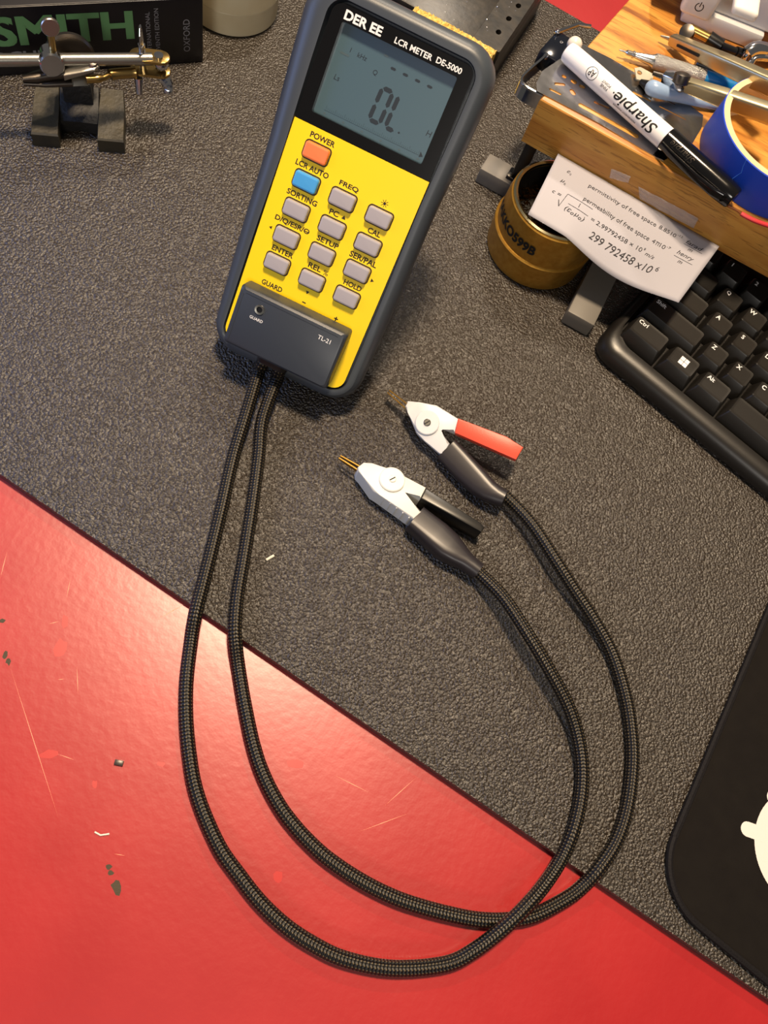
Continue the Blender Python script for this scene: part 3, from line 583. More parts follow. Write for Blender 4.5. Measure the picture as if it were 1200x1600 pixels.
# ================================================================== soldering iron stand and sponge
sx0, sx1, sy0, sy1, sh = -200, -80.5, 446, 596, 30
iron = thing('soldering_stand', 'grimy black soldering iron stand behind the yellow meter', 'stand', ((sx0+sx1)/2, (sy0+sy1)/2, 0))
q = MB(); q.box((sx0, sy0, 0), (sx1, sy1, sh-9), 2); q.box((sx0, 499, sh-9.2), (-100, sy1, sh-1), 1.2)
hl = [at(779, 50, sh), at(795, 29, sh), at(810, 9, sh)]
vs, fs = flat_plate(rrect(-100.5, 499, sx1, sy1, 1.5), [[(h.x+1.9*math.cos(rad(30*i)), h.y+2.6*math.sin(rad(30*i))) for i in range(12)] for h in hl], 7)
q.add([V((v.x, v.y, v.z+sh-3.5)) for v in vs], fs); q.box((-101, 499, sh-12), (sx1-0.2, sy1, sh-6.8))
obj('tray', q, 'standm', iron)
q = MB()
for i in range(26):
    x, y = random.uniform(-150, -84), random.uniform(501, 570)
    z_ = sh-1.0 if x < -101 else sh
    if any((V((x, y))-h.to_2d()).length < 4 for h in hl): continue
    r_ = random.choice((0.35, 0.5, 0.8)); q.lathe([(r_, 0), (r_*0.7, r_*0.5), (0.05, r_*0.6)], (x, y, z_-0.05), n=8)
o = obj('solder_splash', q, 'grime', iron); o['kind'] = 'stuff'
q = MB(); nx, ny = 60, 34
top_ = [[V((-143+60.5*i/nx+random.uniform(-.4, .4), 450+48*j/ny+random.uniform(-.5, .5), sh+2.5+random.uniform(-1.1, 0.7)-(1.5 if i in (0, nx) or j in (0, ny) else 0))) for i in range(nx+1)] for j in range(ny+1)]
bot = [V((-143, 450, sh-9)) for j in (0, ny) for i in (0, nx)]
q.add([p for r_ in top_ for p in r_], [(j*(nx+1)+i, j*(nx+1)+i+1, (j+1)*(nx+1)+i+1, (j+1)*(nx+1)+i) for j in range(ny) for i in range(nx)])
edge = [top_[0][i] for i in range(nx+1)]+[top_[j][nx] for j in range(1, ny+1)]+[top_[ny][i] for i in range(nx-1, -1, -1)]+[top_[j][0] for j in range(ny-1, 0, -1)]
q.rings([[V((p.x, p.y, sh-8.9)) for p in edge], edge], True, False, smooth=False)
tag(obj('sponge', q, 'spongem'), 'yellow cleaning sponge in the soldering stand, just behind the meter', 'sponge')

# ================================================================== wooden riser shelf
SZ = 80.0
shelf = thing('riser_shelf', 'raised oak shelf on grey feet holding drawing tools', 'shelf', (120, 420, 0))
q = MB(); q.prism([(-36, 416, SZ), (330, 416, SZ), (330, 590, SZ), (-14, 590, SZ)], (0, 0, -31), 1.6, seg=3)
obj('board', q, 'wood', shelf)
def leg(x0, x1, y0, y1, ux, uy, nm=True):
    q = MB(); q.box((x0, y0, 0), (x1, y1, 12), 1.0); f_ = obj('foot', q, 'footgrey', shelf)
    q = MB(); q.box((ux-7, uy-4, 11.9), (ux+5, uy+5, 14.5), 0.6); q.box((ux-4.5, uy-2, 12), (ux+3, uy+4, 49.2), 0.6); u_ = obj('upright', q, 'blackplastic', shelf)
    q = MB(); q.lathe([(1.9, 0), (1.8, 0.7), (0.1, 1.2)], (ux-5.3, uy-2.4, 14.4), n=14); obj('screw', q, 'steel', u_)
leg(-53, -8, 420, 436, -29, 427); leg(38.5, 57, 352.5, 440, 49, 430); leg(-30, 12, 560, 576, -5, 567); leg(270, 316, 420, 436, 292, 428); leg(270, 316, 560, 576, 292, 567)
def ribbon(path, w_, t_):                     # flat strip on edge: height w_, thickness t_
    q = MB(); R = []
    for i, p in enumerate(path):
        d_ = (path[min(i+1, len(path)-1)]-path[max(i-1, 0)]).normalized(); n_ = d_.cross(up).normalized(); R.append([p+n_*t_/2+up*w_/2, p-n_*t_/2+up*w_/2, p-n_*t_/2-up*w_/2, p+n_*t_/2-up*w_/2])
    q.rings(R, smooth=False); return q
fz = 73.5
fr = thing('chrome_hoop', 'bent chrome hoop with glossy black block past the left end of the shelf', 'fitting', (-44, 440, 67))
band = spline([V(p) for p in ((-35.4, 421.6, fz), (-45, 421.2, fz), (-50.2, 423.0, fz), (-51.4, 427, fz), (-50, 436, fz), (-47.5, 448, fz), (-46.4, 454, fz))], 6)
obj('hoop', ribbon(band, 9.0, 1.3), 'chrome', fr); q = MB(); q.tube([p+up*4.6 for p in band], 0.9, 8); obj('hoop_rim', q, 'chrome', fr)
q = MB(); q.box((-50.5, 452, 67), (-33.2, 477, 78.5), 2.0, xf=Matrix.Translation((-42, 465, 0)) @ Matrix.Rotation(rad(-6), 4, 'Z') @ Matrix.Translation((42, -465, 0))); obj('hinge_block', q, 'bluedark', fr)
q = MB(); q.tube([(-48, 474, 79), (-40, 489, 79), (-33, 493, 79)], 1.2, 8); q.ball((-48.2, 473.5, 79.2), 1.8); q.ball((-46.4, 453, 77), 1.9); obj('rivet_bar', q, 'chrome', fr)
q = MB(); q.ball((-35.5, 470, 80), 4.6); obj('rubber_nub', q, 'nub', fr)
q = MB(); txt(q, 'G', 2.0, 1.8, (-43, 468.5, 78.56), V((0.3, 0.9, 0)), V((-0.9, 0.3, 0))); obj('stamped_mark', q, 'silver_ink', fr, recalc=False)

# ================================================================== tip cleaner
PC = V((2.4, 394.6, 0)); pot = thing('tip_cleaner', 'brass tip-cleaning pot filled with brass wool, in front of the shelf', 'tip cleaner', PC)
q = MB(); q.lathe([(30.6, 0), (31.8, 0.8), (32.6, 14), (33.0, 19.5), (32.3, 20.2), (31.6, 20.6), (31.6, 22), (31.2, 38), (30.5, 43), (29.2, 44.2), (27.6, 44.4), (27.0, 43.5), (27.0, 16), (0.1, 16)], PC, n=72, cap0=True, cap1=True)
pb = obj('pot', q, 'brass', pot)
q = MB(); q.lathe([(29.6, 43.6), (29.8, 44.8), (28.6, 45.4), (27.2, 44.9), (26.8, 43.6)], PC, n=72, cap0=False, cap1=False); obj('rim', q, 'brassrim', pb)
q = MB(); q.lathe([(26.9, 43), (26.9, 17), (0.1, 16.9)], PC, n=48, cap0=False); obj('lining', q, 'potin', pb)
q = MB()
for i in range(330):
    a = random.uniform(0, math.tau); r_ = 24.5*math.sqrt(random.random()); p = PC+V((r_*math.cos(a), r_*math.sin(a), random.uniform(20, 33)))
    t = random.uniform(0, math.tau); L_ = random.uniform(1.4, 2.8); pts = []
    for k in range(6):
        s_ = math.tau*0.75*k/5; pts.append(p+V((math.cos(t+s_)*L_, math.sin(t+s_)*L_, math.sin(s_*1.3)*1.5)))
    for k in range(5):
        x, y = pts[k], pts[k+1]; q.add([x, y, y+V((0, 0, 0.9)), x+V((0.15, 0.1, 0.9))], [(0, 1, 2, 3)])
o = obj('brass_wool', q, 'wool', pot, recalc=False); o['kind'] = 'stuff'
q = MB()
def wrap(a, b_):
    ang = rad(-118)+a/31.7; rr_ = 31.75 if b_ > -99 else 0; return PC+V((math.cos(ang)*31.75, math.sin(ang)*31.75, 30+b_))
txt(q, 'HAKKO599B', 46, 7.2, (0, 0, 0), LX, LY, bold=0.04, mapf=lambda a, b_: wrap(a-6, b_), anchor='c')
obj('pot_lettering', q, 'hole', pot, recalc=False)

# ================================================================== paper note taped on the shelf front
pw, nxp, nyp = 110.5, 40, 16
PTL, PTR = onplane(872, 240, (0, 415.2, 0), (0, 1, 0)), onplane(1124, 385, (0, 415.2, 0), (0, 1, 0)); PBL, PBR = at(825, 335, 48.0), at(1060, 473, 43.0)
def pap(s_, t_): # s 0..1 along, t 0..1 down the sheet: pinned at the shelf, resting on the brass pot, sagging beyond it
    p = PTL.lerp(PTR, s_).lerp(PBL.lerp(PBR, s_), t_)
    p.z += 2.0*math.sin(math.pi*t_)*(1-s_*0.6)-8.0*t_**2.0*math.sin(math.pi*min(1, max(0, (s_-0.24)/0.76)))**1.2
    return p
note = thing('paper_note', 'white slip of paper with printed physics constants, taped to the front of the shelf', 'paper', pap(0.5, 1)-V((0, 0, 1)))
q = MB(); q.add([pap(i/nxp, j/nyp) for j in range(nyp+1) for i in range(nxp+1)], [(j*(nxp+1)+i, j*(nxp+1)+i+1, (j+1)*(nxp+1)+i+1, (j+1)*(nxp+1)+i) for j in range(nyp) for i in range(nxp)])
o = obj('sheet', q, 'paper', note); md = o.modifiers.new('thickness', 'SOLIDIFY'); md.thickness = 0.15*S; md.offset = 0
# the sheet's own millimetre axes -> surface; lettering sits just proud of it
def pmap(x, y): p = pap(x/pw, -y/52.0); return p+V((0, -0.08, 0.2))
q = MB()
def ptxt(s_, x, y, h, w_=None, sh=0.0, bold=0.0, rot=0.0):
    cr, sr = math.cos(rad(rot)), math.sin(rad(rot))
    txt(q, s_, w_, h, (0, 0, 0), LX, LY, bold=bold, shear=sh, anchor='l', mapf=lambda a, b_: pmap(x+a*cr-b_*sr, y+a*sr+b_*cr))
ptxt('\u03b5', 9.5, -9.5, 2.2, sh=0.3); ptxt('0', 11.6, -10.6, 1.6); ptxt('\u03bc', 8.5, -19, 2.8, sh=0.3); ptxt('0', 11.2, -20, 1.6)
ptxt('permittivity of free space', 25, -11.0, 4.2, 47); ptxt('8.8510', 74, -10.3, 3.0, 11.5); ptxt('-12', 86, -8.6, 1.6, 3.4)
ptxt('permeability of free space', 26, -22.2, 4.2, 47); ptxt('4', 75, -21.6, 3.0, 2.0); ptxt('10', 80.4, -21.6, 3.0, 3.6); ptxt('-7', 84.5, -20.2, 1.6, 2.6)
ptxt('farad', 92.5, -9.6, 3.2, 11, 0.25); ptxt('m', 96, -14.4, 1.8, sh=0.25); ptxt('henry', 91.5, -20.0, 4.0, 11, 0.25); ptxt('m', 95, -25.6, 1.8, sh=0.25)
ptxt('c =', 7, -29.3, 2.0, 6, 0.2); ptxt('1', 25.5, -28.4, 3.0); ptxt('(\u03b5\u2080\u03bc\u2080)', 18.5, -35.4, 4.2, 14, 0.2)
ptxt('= 2.99792458 \u00d7 10', 36, -31.5, 2.9, 37, rot=1.5); ptxt('8', 73.6, -29.0, 1.6); ptxt('m/s', 75.8, -31.0, 2.6, 6, 0.2)
ptxt('299 792458 x10', 40, -40.2, 5.0, 45, 0.15, rot=2.0); ptxt('6', 86.5, -36.5, 3.2, sh=0.1)
def pline(x0, y0, x1, y1, t=0.28):
    n_ = 8; dx, dy = x1-x0, y1-y0; l_ = math.hypot(dx, dy); ux, uy = -dy/l_*t/2, dx/l_*t/2
    pts = []
    for i in range(n_+1): x, y = x0+dx*i/n_, y0+dy*i/n_; pts += [pmap(x+ux, y+uy), pmap(x-ux, y-uy)]
    q.add(pts, [(2*i, 2*i+1, 2*i+3, 2*i+2) for i in range(n_)])
pline(77.4, -20.7, 80.0, -20.7, 0.35); pline(78.2, -20.7, 78.0, -23.1, 0.35); pline(79.4, -20.7, 79.4, -23.1, 0.35); pline(91.8, -12.2, 104.6, -12.2); pline(91, -23.2, 103.6, -23.2); pline(19, -31.4, 33.5, -31.4); pline(16.2, -25.4, 34, -25.4); pline(16.2, -25.4, 14.6, -36.6); pline(14.6, -36.6, 12.8, -32.4, 0.5)
obj('writing', q, 'paper_ink', note, recalc=False)
def strip(name, pxs, lab):
    q = MB(); vs = []
    P_ = [onplane(x, y, (0, 415.75, 0), (0, 1, 0)) for x, y in pxs]; n_ = 12
    for j in range(5):
        for i in range(n_+1):
            a_ = P_[0].lerp(P_[1], i/n_); b_ = P_[3].lerp(P_[2], i/n_); p = a_.lerp(b_, j/4); p.y -= 0.15+random.uniform(0, 0.7); vs.append(p)
    q.add(vs, [(j*(n_+1)+i, j*(n_+1)+i+1, (j+1)*(n_+1)+i+1, (j+1)*(n_+1)+i) for j in range(4) for i in range(n_)])
    o = obj(name, q, 'tapeclear'); md = o.modifiers.new('thickness', 'SOLIDIFY'); md.thickness = 0.1*S; tag(o, lab, 'adhesive tape')
strip('adhesive_tape', [(956, 263), (986, 275), (982, 285), (952, 277)], 'tiny crumpled bit of clear tape on the shelf front above the note')
strip('adhesive_tape', [(998, 290), (1092, 340), (1084, 356), (1000, 310)], 'long strip of crumpled clear tape on the shelf front beside the note')

# ================================================================== things on the shelf
K4 = lambda x, y: (740+x/2.609, y/2.609)
# eraser shield
sz_ = SZ+0.35
SH = lambda x, y: at(*K4(x, y), sz_).to_2d()
outer = [SH(*p) for p in ((258, 372), (505, 500), (740, 640), (775, 655), (885, 595), (930, 520), (935, 470), (880, 430), (560, 240), (450, 185), (420, 195), (280, 290), (255, 340))]
def slot(a, b_, wd):
    a, b_ = SH(*a), SH(*b_); dd = (b_-a).normalized(); nn = V((-dd.y, dd.x)); r_ = wd/2; out = []
    for k in range(7): t = -math.pi/2+math.pi*k/6; out.append(b_+dd*math.cos(t)*r_+nn*math.sin(t)*r_)
    for k in range(7): t = math.pi/2+math.pi*k/6; out.append(a+dd*math.cos(t)*r_+nn*math.sin(t)*r_)
    return [(p.x, p.y) for p in out]
holes = [slot((437, 430), (662, 556), 3.2), slot((495, 418), (548, 440), 1.8), slot((312, 365), (352, 385), 1.6), slot((335, 343), (366, 346), 2.2), slot((400, 372), (407, 382), 2.8), slot((366, 312), (370, 314), 2.4), slot((405, 332), (411, 336), 3.0), slot((438, 352), (446, 356), 2.6), slot((652, 378), (718, 412), 1.6), slot((738, 388), (818, 426), 0.8), slot((758, 436), (862, 488), 0.8), slot((700, 470), (715, 478), 2.0)]
vs, fs = flat_plate([(p.x, p.y) for p in outer], holes, 0.5)
q = MB(); q.add([V((v.x, v.y, v.z+sz_)) for v in vs], fs)
tag(obj('eraser_shield', q, 'sheet'), 'thin polished steel template with cut-out slots, under the white marker', 'drafting tool')
# marker
mA, mB_ = at(886, 80, SZ+7.4), at(1147, 311, SZ+7.4); md_ = (mB_-mA).normalized(); ml = (mB_-mA).length; ms = md_.cross(up).normalized()
mk = thing('marker_pen', 'white marker pen with a black cap lying across the shelf', 'marker', V(((mA.x+mB_.x)/2, (mA.y+mB_.y)/2, SZ+0.6)))
sp = 0.60*ml
q = MB(); q.lathe([(4.6, 0), (5.4, 0.6), (5.8, 3), (6.1, 20), (6.3, sp-0.1)], mA, md_, 32); mbd = obj('barrel', q, 'barrel', mk)
q = MB(); q.lathe([(6.4, sp), (6.75, sp+0.6), (6.7, ml-8), (6.2, ml-1.5), (5.7, ml-0.3), (5.2, ml), (0.1, ml-0.6)], mA, md_, 32); mcap = obj('cap', q, 'cap', mk)
q = MB(); cs0 = ms*1.0+up*0.15; cs0.normalize()
q.loft([(mA+md_*(sp+1)+cs0*7.2, up*2.0, cs0*0.9, 3), (mA+md_*(sp+8)+cs0*8.6, up*2.2, cs0*1.0, 3), (mA+md_*(sp+28)+cs0*9.6, up*2.3, cs0*1.1, 3), (mA+md_*(ml-11)+cs0*9.0, up*2.6, cs0*1.4, 3), (mA+md_*(ml-5)+cs0*7.0, up*2.8, cs0*1.4, 3), (mA+md_*(ml-3)+cs0*5.0, up*2.4, cs0*1.0, 3)]); obj('pocket_clip', q, 'cap', mcap)
q = MB()
vc = (V((0, 0, CAMH))-mA.lerp(mB_, 0.4)); vc = (vc-md_*vc.dot(md_)).normalized(); vt = vc.cross(md_).normalized()
def mwrap(t0, rr_, tilt=0.0):
    def f(a, b_):
        ang = (b_)/rr_+tilt; n_ = vc*math.cos(ang)+(-vt if vt.dot(ms) < 0 else vt)*math.sin(ang); return mA+md_*(t0-a)+n_*(rr_+0.12)
    return f
txt(q, 'Sharpie', 31, 8.2, (0, 0, 0), LX, LY, bold=0.01, shear=0.25, mapf=mwrap(55, 6.2)); txt(q, '.', 0.9, 0.9, (0, 0, 0), LX, LY, mapf=mwrap(38.5, 6.2))
txt(q, 'PERMANENT MARKER', 17, 1.1, (0, 0, 0), LX, LY, mapf=mwrap(50, 6.2, 0.75)); txt(q, 'FINE', 5.0, 1.5, (0, 0, 0), LX, LY, mapf=mwrap(32, 6.15, 0.2)); txt(q, 'POINT', 6.0, 1.5, (0, 0, 0), LX, LY, mapf=mwrap(32, 6.15, -0.15))
ff = mwrap(21.5, 6.1)
txt(q, 'AP', 4.2, 3.6, (0, 0, 0), LX, LY, bold=0.01, mapf=ff)
rg = []
for k in range(24):
    t = math.tau*k/24; rg += [ff(3.6*math.cos(t), 3.6*math.sin(t)), ff(3.3*math.cos(t), 3.3*math.sin(t))]
q.add(rg, [(2*k, 2*k+1, (2*k+3) % 48, (2*k+2) % 48) for k in range(24)])
obj('barrel_lettering', q, 'hole', mbd, recalc=False)
q = MB(); txt(q, 'Sharpie', 17, 4.4, (0, 0, 0), LX, LY, shear=0.25, mapf=mwrap(sp+13, 6.75, -0.1)); obj('cap_lettering', q, 'darksteel', mcap, recalc=False)
# painter's tape
TC = V((96.5, 459.5, SZ)); tape = thing('tape_roll', "roll of blue painter's tape lying on the shelf behind the marker cap", 'tape', TC)
q = MB(); q.lathe([(38.6, 0.2), (41.6, 0.2), (41.8, 0.6), (41.8, 24), (41.4, 24.4), (38.6, 24.4)], TC, n=96, cap0=False, cap1=False); tb = obj('tape', q, 'tapeblue', tape)
q = MB(); q.lathe([(37.6, 0), (38.7, 0), (41.3, 24.45), (38.7, 24.6), (37.8, 24.6), (37.6, 0)], TC, n=96, cap0=False, cap1=False); obj('cardboard_core', q, 'core', tape)
q = MB(); 
def tw(px, py):
    d0 = RC @ V(((px-600)/FOC, (py-800)/FOC, 1)); o0 = V((0, 0, CAMH))-TC; a_ = d0.x**2+d0.y**2; b_ = o0.x*d0.x+o0.y*d0.y; c_ = o0.x**2+o0.y**2-41.95**2; t = (-b_-math.sqrt(max(0, b_*b_-a_*c_)))/a_; return V((0, 0, CAMH))+d0*t
q.tube([tw(*p) for p in ((1166, 250), (1161, 260), (1158, 270), (1148, 277), (1139, 283))], 0.22, 6); obj('tear_line', q, 'tapeline', tb)
# leadholder pencil
pz = SZ+4.6; pA_, pB_ = at(967.5, 78, pz), at(1190, 150, pz); pd_ = (pB_-pA_).normalized()
pen = thing('mechanical_pencil', 'silver and blue mechanical pencil lying on the shelf above the marker', 'pencil', V(((pA_.x+pB_.x)/2, (pA_.y+pB_.y)/2, SZ)))
kn0 = (at(1021, 96, pz)-pA_).dot(pd_); kn1 = (at(1099, 121, pz)-pA_).dot(pd_); kL = (pB_-pA_).length
q = MB(); q.lathe([(0.4, 0), (0.6, 4), (1.5, 5), (1.5, 8.2), (2.0, 8.4), (2.0, 9.6), (1.6, 10), (3.0, kn0-2), (3.9, kn0)], pA_, pd_, 24); obj('tip', q, 'pencilsilver', pen)
q = MB(); q.lathe([(3.9, kn0), (4.4, kn0+0.6), (4.5, kn1)], pA_, pd_, 28); obj('grip', q, 'knurl', pen)
q = MB(); q.lathe([(4.3, kn1), (4.4, kn1+0.3), (4.2, kL)], pA_, pd_, 20); obj('pencil_body', q, 'pencilblue', pen)
# drawing compass: two legs meeting to the right
K9 = lambda x, y: (920+x/4.286, y/4.286)
cp = thing('drawing_compass', 'satin metal drawing compass with two spread legs, on top of the tape roll and pencil', 'compass', (60, 500, SZ))
def bar(p0, p1, w_, h_, z0, z1):
    a_, b_ = at(*K9(*p0), z0), at(*K9(*p1), z1); dd = (b_-a_).normalized(); sd = dd.cross(up).normalized(); uu = sd.cross(dd)
    q = MB(); q.loft([(a_, sd*w_*0.55, uu*h_*0.5, 6), (a_+dd*1.5, sd*w_*0.7, uu*h_*0.62, 6), (a_.lerp(b_, 0.5), sd*w_, uu*h_*0.9, 6), (b_, sd*w_, uu*h_, 6)], 24); return q, a_, b_, dd, sd, uu
q, a_, b_, dd, sd, uu = bar((552, 262), (1280, 598), 4.2, 5.2, SZ+5, SZ+30)
lg = obj('leg', q, 'nickel', cp, label='upper leg with a slot')
q = MB(); q.tube([at(*K9(480, 240), SZ+4), a_+dd*2], [0.5, 1.6], 10); obj('needle', q, 'steel', lg)
q = MB(); s0, s1 = a_+dd*7+sd*3.3, a_+dd*24+sd*3.9; q.prism([s0-uu*0.7, s1-uu*0.8, s1+uu*0.8, s0+uu*0.7], sd*0.15); q.v = [p+sd*0.12 for p in q.v]; obj('slot', q, 'hole', lg)
q, a_, b_, dd, sd, uu = bar((520, 520), (1290, 790), 3.8, 5.0, SZ+9, SZ+29)
lg2 = obj('leg', q, 'nickel', cp, label='lower leg with a clamp screw')
q = MB(); q.loft([(a_-dd*1.5, sd*3.2, uu*3.4, 4), (a_+dd*2, sd*4.3, uu*4.0, 5), (a_+dd*11, sd*4.4, uu*4.2, 5), (a_+dd*13, sd*3.4, uu*3.4, 5)]); obj('clamp', q, 'chrome', lg2)
q = MB(); tc_ = at(*K9(622, 525), SZ+17); ta_ = (uu*0.9+sd*-0.3).normalized(); q.lathe([(3.4, -3), (4.6, -2.4), (4.8, 0), (4.6, 2.2), (3.0, 3.0), (1.2, 3.2), (0.1, 3.2)], tc_, ta_, 20); obj('thumb_screw', q, 'darksteel', lg2)
q = MB(); q.tube([at(*K9(430, 490), SZ+7), a_+dd*1], [1.3, 1.7], 10); obj('lead_holder', q, 'darksteel', lg2)
# brass and black compass attachment behind
at_ = thing('compass_attachment', 'small brass and black jointed rod with a knurled nut, in front of the pale device', 'compass part', (30, 515, SZ))
q = MB(); p0, p1, p2, p3 = at(*K9(672, 190), SZ+5), at(*K9(800, 255), SZ+5), at(*K9(885, 310), SZ+4.5), at(*K9(985, 345), SZ+4)
q.tube([p0, p0.lerp(p1, 0.98)], 3.0, 18); q.lathe([(3.6, 0), (3.6, 1.2)], p1, p1-p0, 18); o1 = obj('brass_barrel', q, 'brassplate', at_)
q = MB(); q.tube([p1, p2], [4.2, 4.0], 18); q.tube([p2, p3], [2.6, 2.2], 14); q.tube([p3, at(*K9(1040, 362), SZ+3)], 3.0, 14); obj('black_sleeve', q, 'blackplastic', at_)
q = MB(); kn = at(*K9(656, 222), SZ+9); q.lathe([(2.4, -3.8), (4.3, -3.2), (4.6, 0), (4.3, 2.8), (2.0, 3.4), (0.1, 3.5)], kn, V((-0.2, -0.6, 0.7)), 18); obj('knurled_nut', q, 'darksteel', at_)
q = MB(); rc_ = at(*K9(1130, 385), SZ+6); q.tube(spline([at(*K9(1035, 395), SZ+3), at(*K9(1065, 352), SZ+7), at(*K9(1120, 325), SZ+9), at(*K9(1190, 335), SZ+8), at(*K9(1250, 370), SZ+4)], 6), [2.2]*6+[4.2]*12+[3.0]*7, 14)
q.tube(spline([at(*K9(1080, 430), SZ+2.5), at(*K9(1110, 390), SZ+5), at(*K9(1170, 385), SZ+6), at(*K9(1240, 400), SZ+4)], 6), 2.2, 12)
tag(obj('chrome_wing', q, 'chrome'), 'shiny curled chrome fitting at the right edge, beside the black rod', 'metal fitting')
q = MB(); n0, n1 = at(*K9(715, 420), SZ+4), at(*K9(1010, 545), SZ+4); q.lathe([(3.2, 0), (4.0, 1), (4.0, (n1-n0).length-1), (3.4, (n1-n0).length)], n0, n1-n0, 18)
tag(obj('black_pen', q, 'blackplastic'), 'short black pen lying under the compass leg beside the blue pencil', 'pen')
# hobby knife with translucent handle
hk = thing('hobby_knife', 'small knife with a pale holed blade and translucent blue handle, beside the compass', 'knife', at(1050, 145, SZ))
q = MB(); vs, fs = flat_plate([tuple(at(*K9(*p), SZ+3).to_2d()) for p in ((305, 458), (345, 452), (432, 500), (425, 545), (395, 555), (318, 532))], [[(at(*K9(338, 490), SZ+3).x+1.6*math.cos(rad(36*i)), at(*K9(338, 490), SZ+3).y+1.9*math.sin(rad(36*i))) for i in range(10)]], 0.7)
q.add([V((v.x, v.y, v.z+SZ+3)) for v in vs], fs); obj('blade', q, 'blade', hk)
q = MB(); q.tube([at(*K9(345, 545), SZ+2.4), at(*K9(405, 580), SZ+3.5)], [1.4, 3.4], 14); obj('collar', q, 'blackplastic', hk)
q = MB(); q.tube(spline([at(*K9(392, 575), SZ+5), at(*K9(440, 595), SZ+6.5), at(*K9(510, 622), SZ+6.2), at(*K9(620, 650), SZ+4.6), at(*K9(760, 685), SZ+3.6), at(*K9(880, 712), SZ+3)], 5), [0.68*x for x in (3.4, 4.6, 5.6, 6.2, 6.4, 6.4, 6.3, 6.1, 6.0, 5.8, 5.6, 5.4, 5.2, 5.0, 4.9, 4.7, 4.6, 4.5, 4.4, 4.3, 4.2, 4.1, 4.0, 3.8, 3.6, 3.4)], 18); obj('handle', q, 'translucent', hk)
# red hook-up wire
q = MB(); w_ = spline([at(1138, 322, SZ+1.3), at(1150, 328, SZ+1.3), at(1160, 335, SZ+1.3), at(1175, 343, SZ+1.3), at(1190, 349, SZ+1.3), at(1215, 357, SZ+1.3)], 5)
wire = thing('hookup_wire', 'red insulated wire with a bare copper end on the shelf edge beside the marker cap', 'wire', at(1160, 335, SZ))
q.tube(w_[9:], 1.25, 12); obj('insulation', q, 'wirered', wire); q = MB(); q.tube(w_[:11], 0.65, 10); obj('bare_end', q, 'copper', wire)
# pale device with power button
K6 = lambda x, y: (1040+x/7.5, y/7.5)
dl = at(*K6(155, 250), SZ); dr = at(*K6(880, 540), SZ); dx_ = (dr-dl).normalized(); dy_ = V((-dx_.y, dx_.x, 0))
DX = basis(dl, dx_, dy_, up)
dev = thing('desktop_device', 'pale grey desktop device with a power button, at the back of the shelf', 'device', dl+dx_*30+dy_*10, frame(dx_, dy_, up))
q = MB(); q.box((0, 0, 0), (52, 40, 10.5), 1.5, xf=DX); obj('plinth', q, 'device', dev)
q = MB(); q.box((-22, 4, 10.2), (110, 60, 36), 2.5, xf=DX, seg=3); obj('housing', q, 'device', dev)
inv = DX.inverted()
fo = DX @ V((0, -3.0, 0)); 
def fpt(x, y): return inv @ onplane(*K6(x, y), fo, -dy_)
pc_ = fpt(395, 85)
q = MB(); q.box((pc_.x-10, -2.9, pc_.z-7.5), (pc_.x+10, 6, pc_.z+14), 2.8, xf=DX, seg=4); pbt = obj('power_button', q, 'devicedark', dev)
q = MB(); rg = []
for k in range(19):
    t = rad(90+28+(360-56)*k/18); rg += [DX @ V((pc_.x+2.7*math.cos(t), -3.0, pc_.z+2.7*math.sin(t))), DX @ V((pc_.x+2.1*math.cos(t), -3.0, pc_.z+2.1*math.sin(t)))]
q.add(rg, [(2*k, 2*k+1, 2*k+3, 2*k+2) for k in range(18)]); q.add([DX @ V((pc_.x+x, -3.0, pc_.z+z)) for x, z in ((-0.3, 0.2), (0.3, 0.2), (0.3, 3.2), (-0.3, 3.2))], [(0, 1, 2, 3)])
obj('power_symbol', q, 'black_ink', pbt, recalc=False)
tpz = 36; b0 = inv @ at(*K6(810, 60), SZ+tpz+4); b1 = inv @ at(*K6(1060, 130), SZ+tpz+4)
q = MB(); q.box((b0.x, min(b0.y, b1.y)-2, tpz-1), (b1.x+2, min(b0.y, b1.y)+16, tpz+5), 2.2, xf=DX, seg=4); obj('button', q, 'devicedark', dev)

# ================================================================== keyboard
ky = rad(-13.3); kX = V((math.cos(ky), math.sin(ky), 0)); kY = V((-math.sin(ky), math.cos(ky), 0)); tiltk = rad(4.0)
kZ = (up*math.cos(tiltk)-kY*math.sin(tiltk)).normalized(); kYt = kZ.cross(kX)
kO = V((61.3, 342.0, 0))                            # front left corner on the mat
kb = thing('keyboard', 'black computer keyboard with white legends, half under the shelf', 'keyboard', kO, frame(kX, kYt, kZ))
q = MB()
def kr(g, z, gf=None):
    return [V((x, y, z)) for x, y in fillet([(g, (gf if gf is not None else g)), (301-g, (gf if gf is not None else g)), (301-g, 142-g), (g, 142-g)], [13, 13, 6, 6], 8)]
q.rings([kr(2.5, 0.4), kr(0.4, 2.0), kr(0, 4.5), kr(0.5, 7.0, 0.7), kr(1.6, 10.2, 2.6), kr(3.2, 12.0, 5.6), kr(5.0, 12.8, 9.5), kr(6.6, 12.6, 12.2), kr(6.8, 9.0, 12.8)])
obj('keyboard_case', q, 'kb', kb, False)
U_ = 19.05; kx0, ky0 = 7.6, 13.6
ch = lambda t: [(x, 1) for x in t]
rows = [(0, [('Ctrl', 1.5), ('\u229e', 1.25), ('Alt', 1.25), ('', 6.25), ('Alt', 1.25), ('Fn', 1.25), ('Ctrl', 2.25)], 0), (1, [('Shift', 2.25)]+ch('ZXCVBNM,./')+[('Shift', 2.75)], 0), (2, [('Caps', 1.75)]+ch("ASDFGHJKL;'")+[('Enter', 2.25)], 0), (3, [('Tab', 1.5)]+ch('QWERTYUIOP[]')+[('\\', 1.5)], 0), (4, ch('`1234567890-=')+[('Back', 2)], 0)]
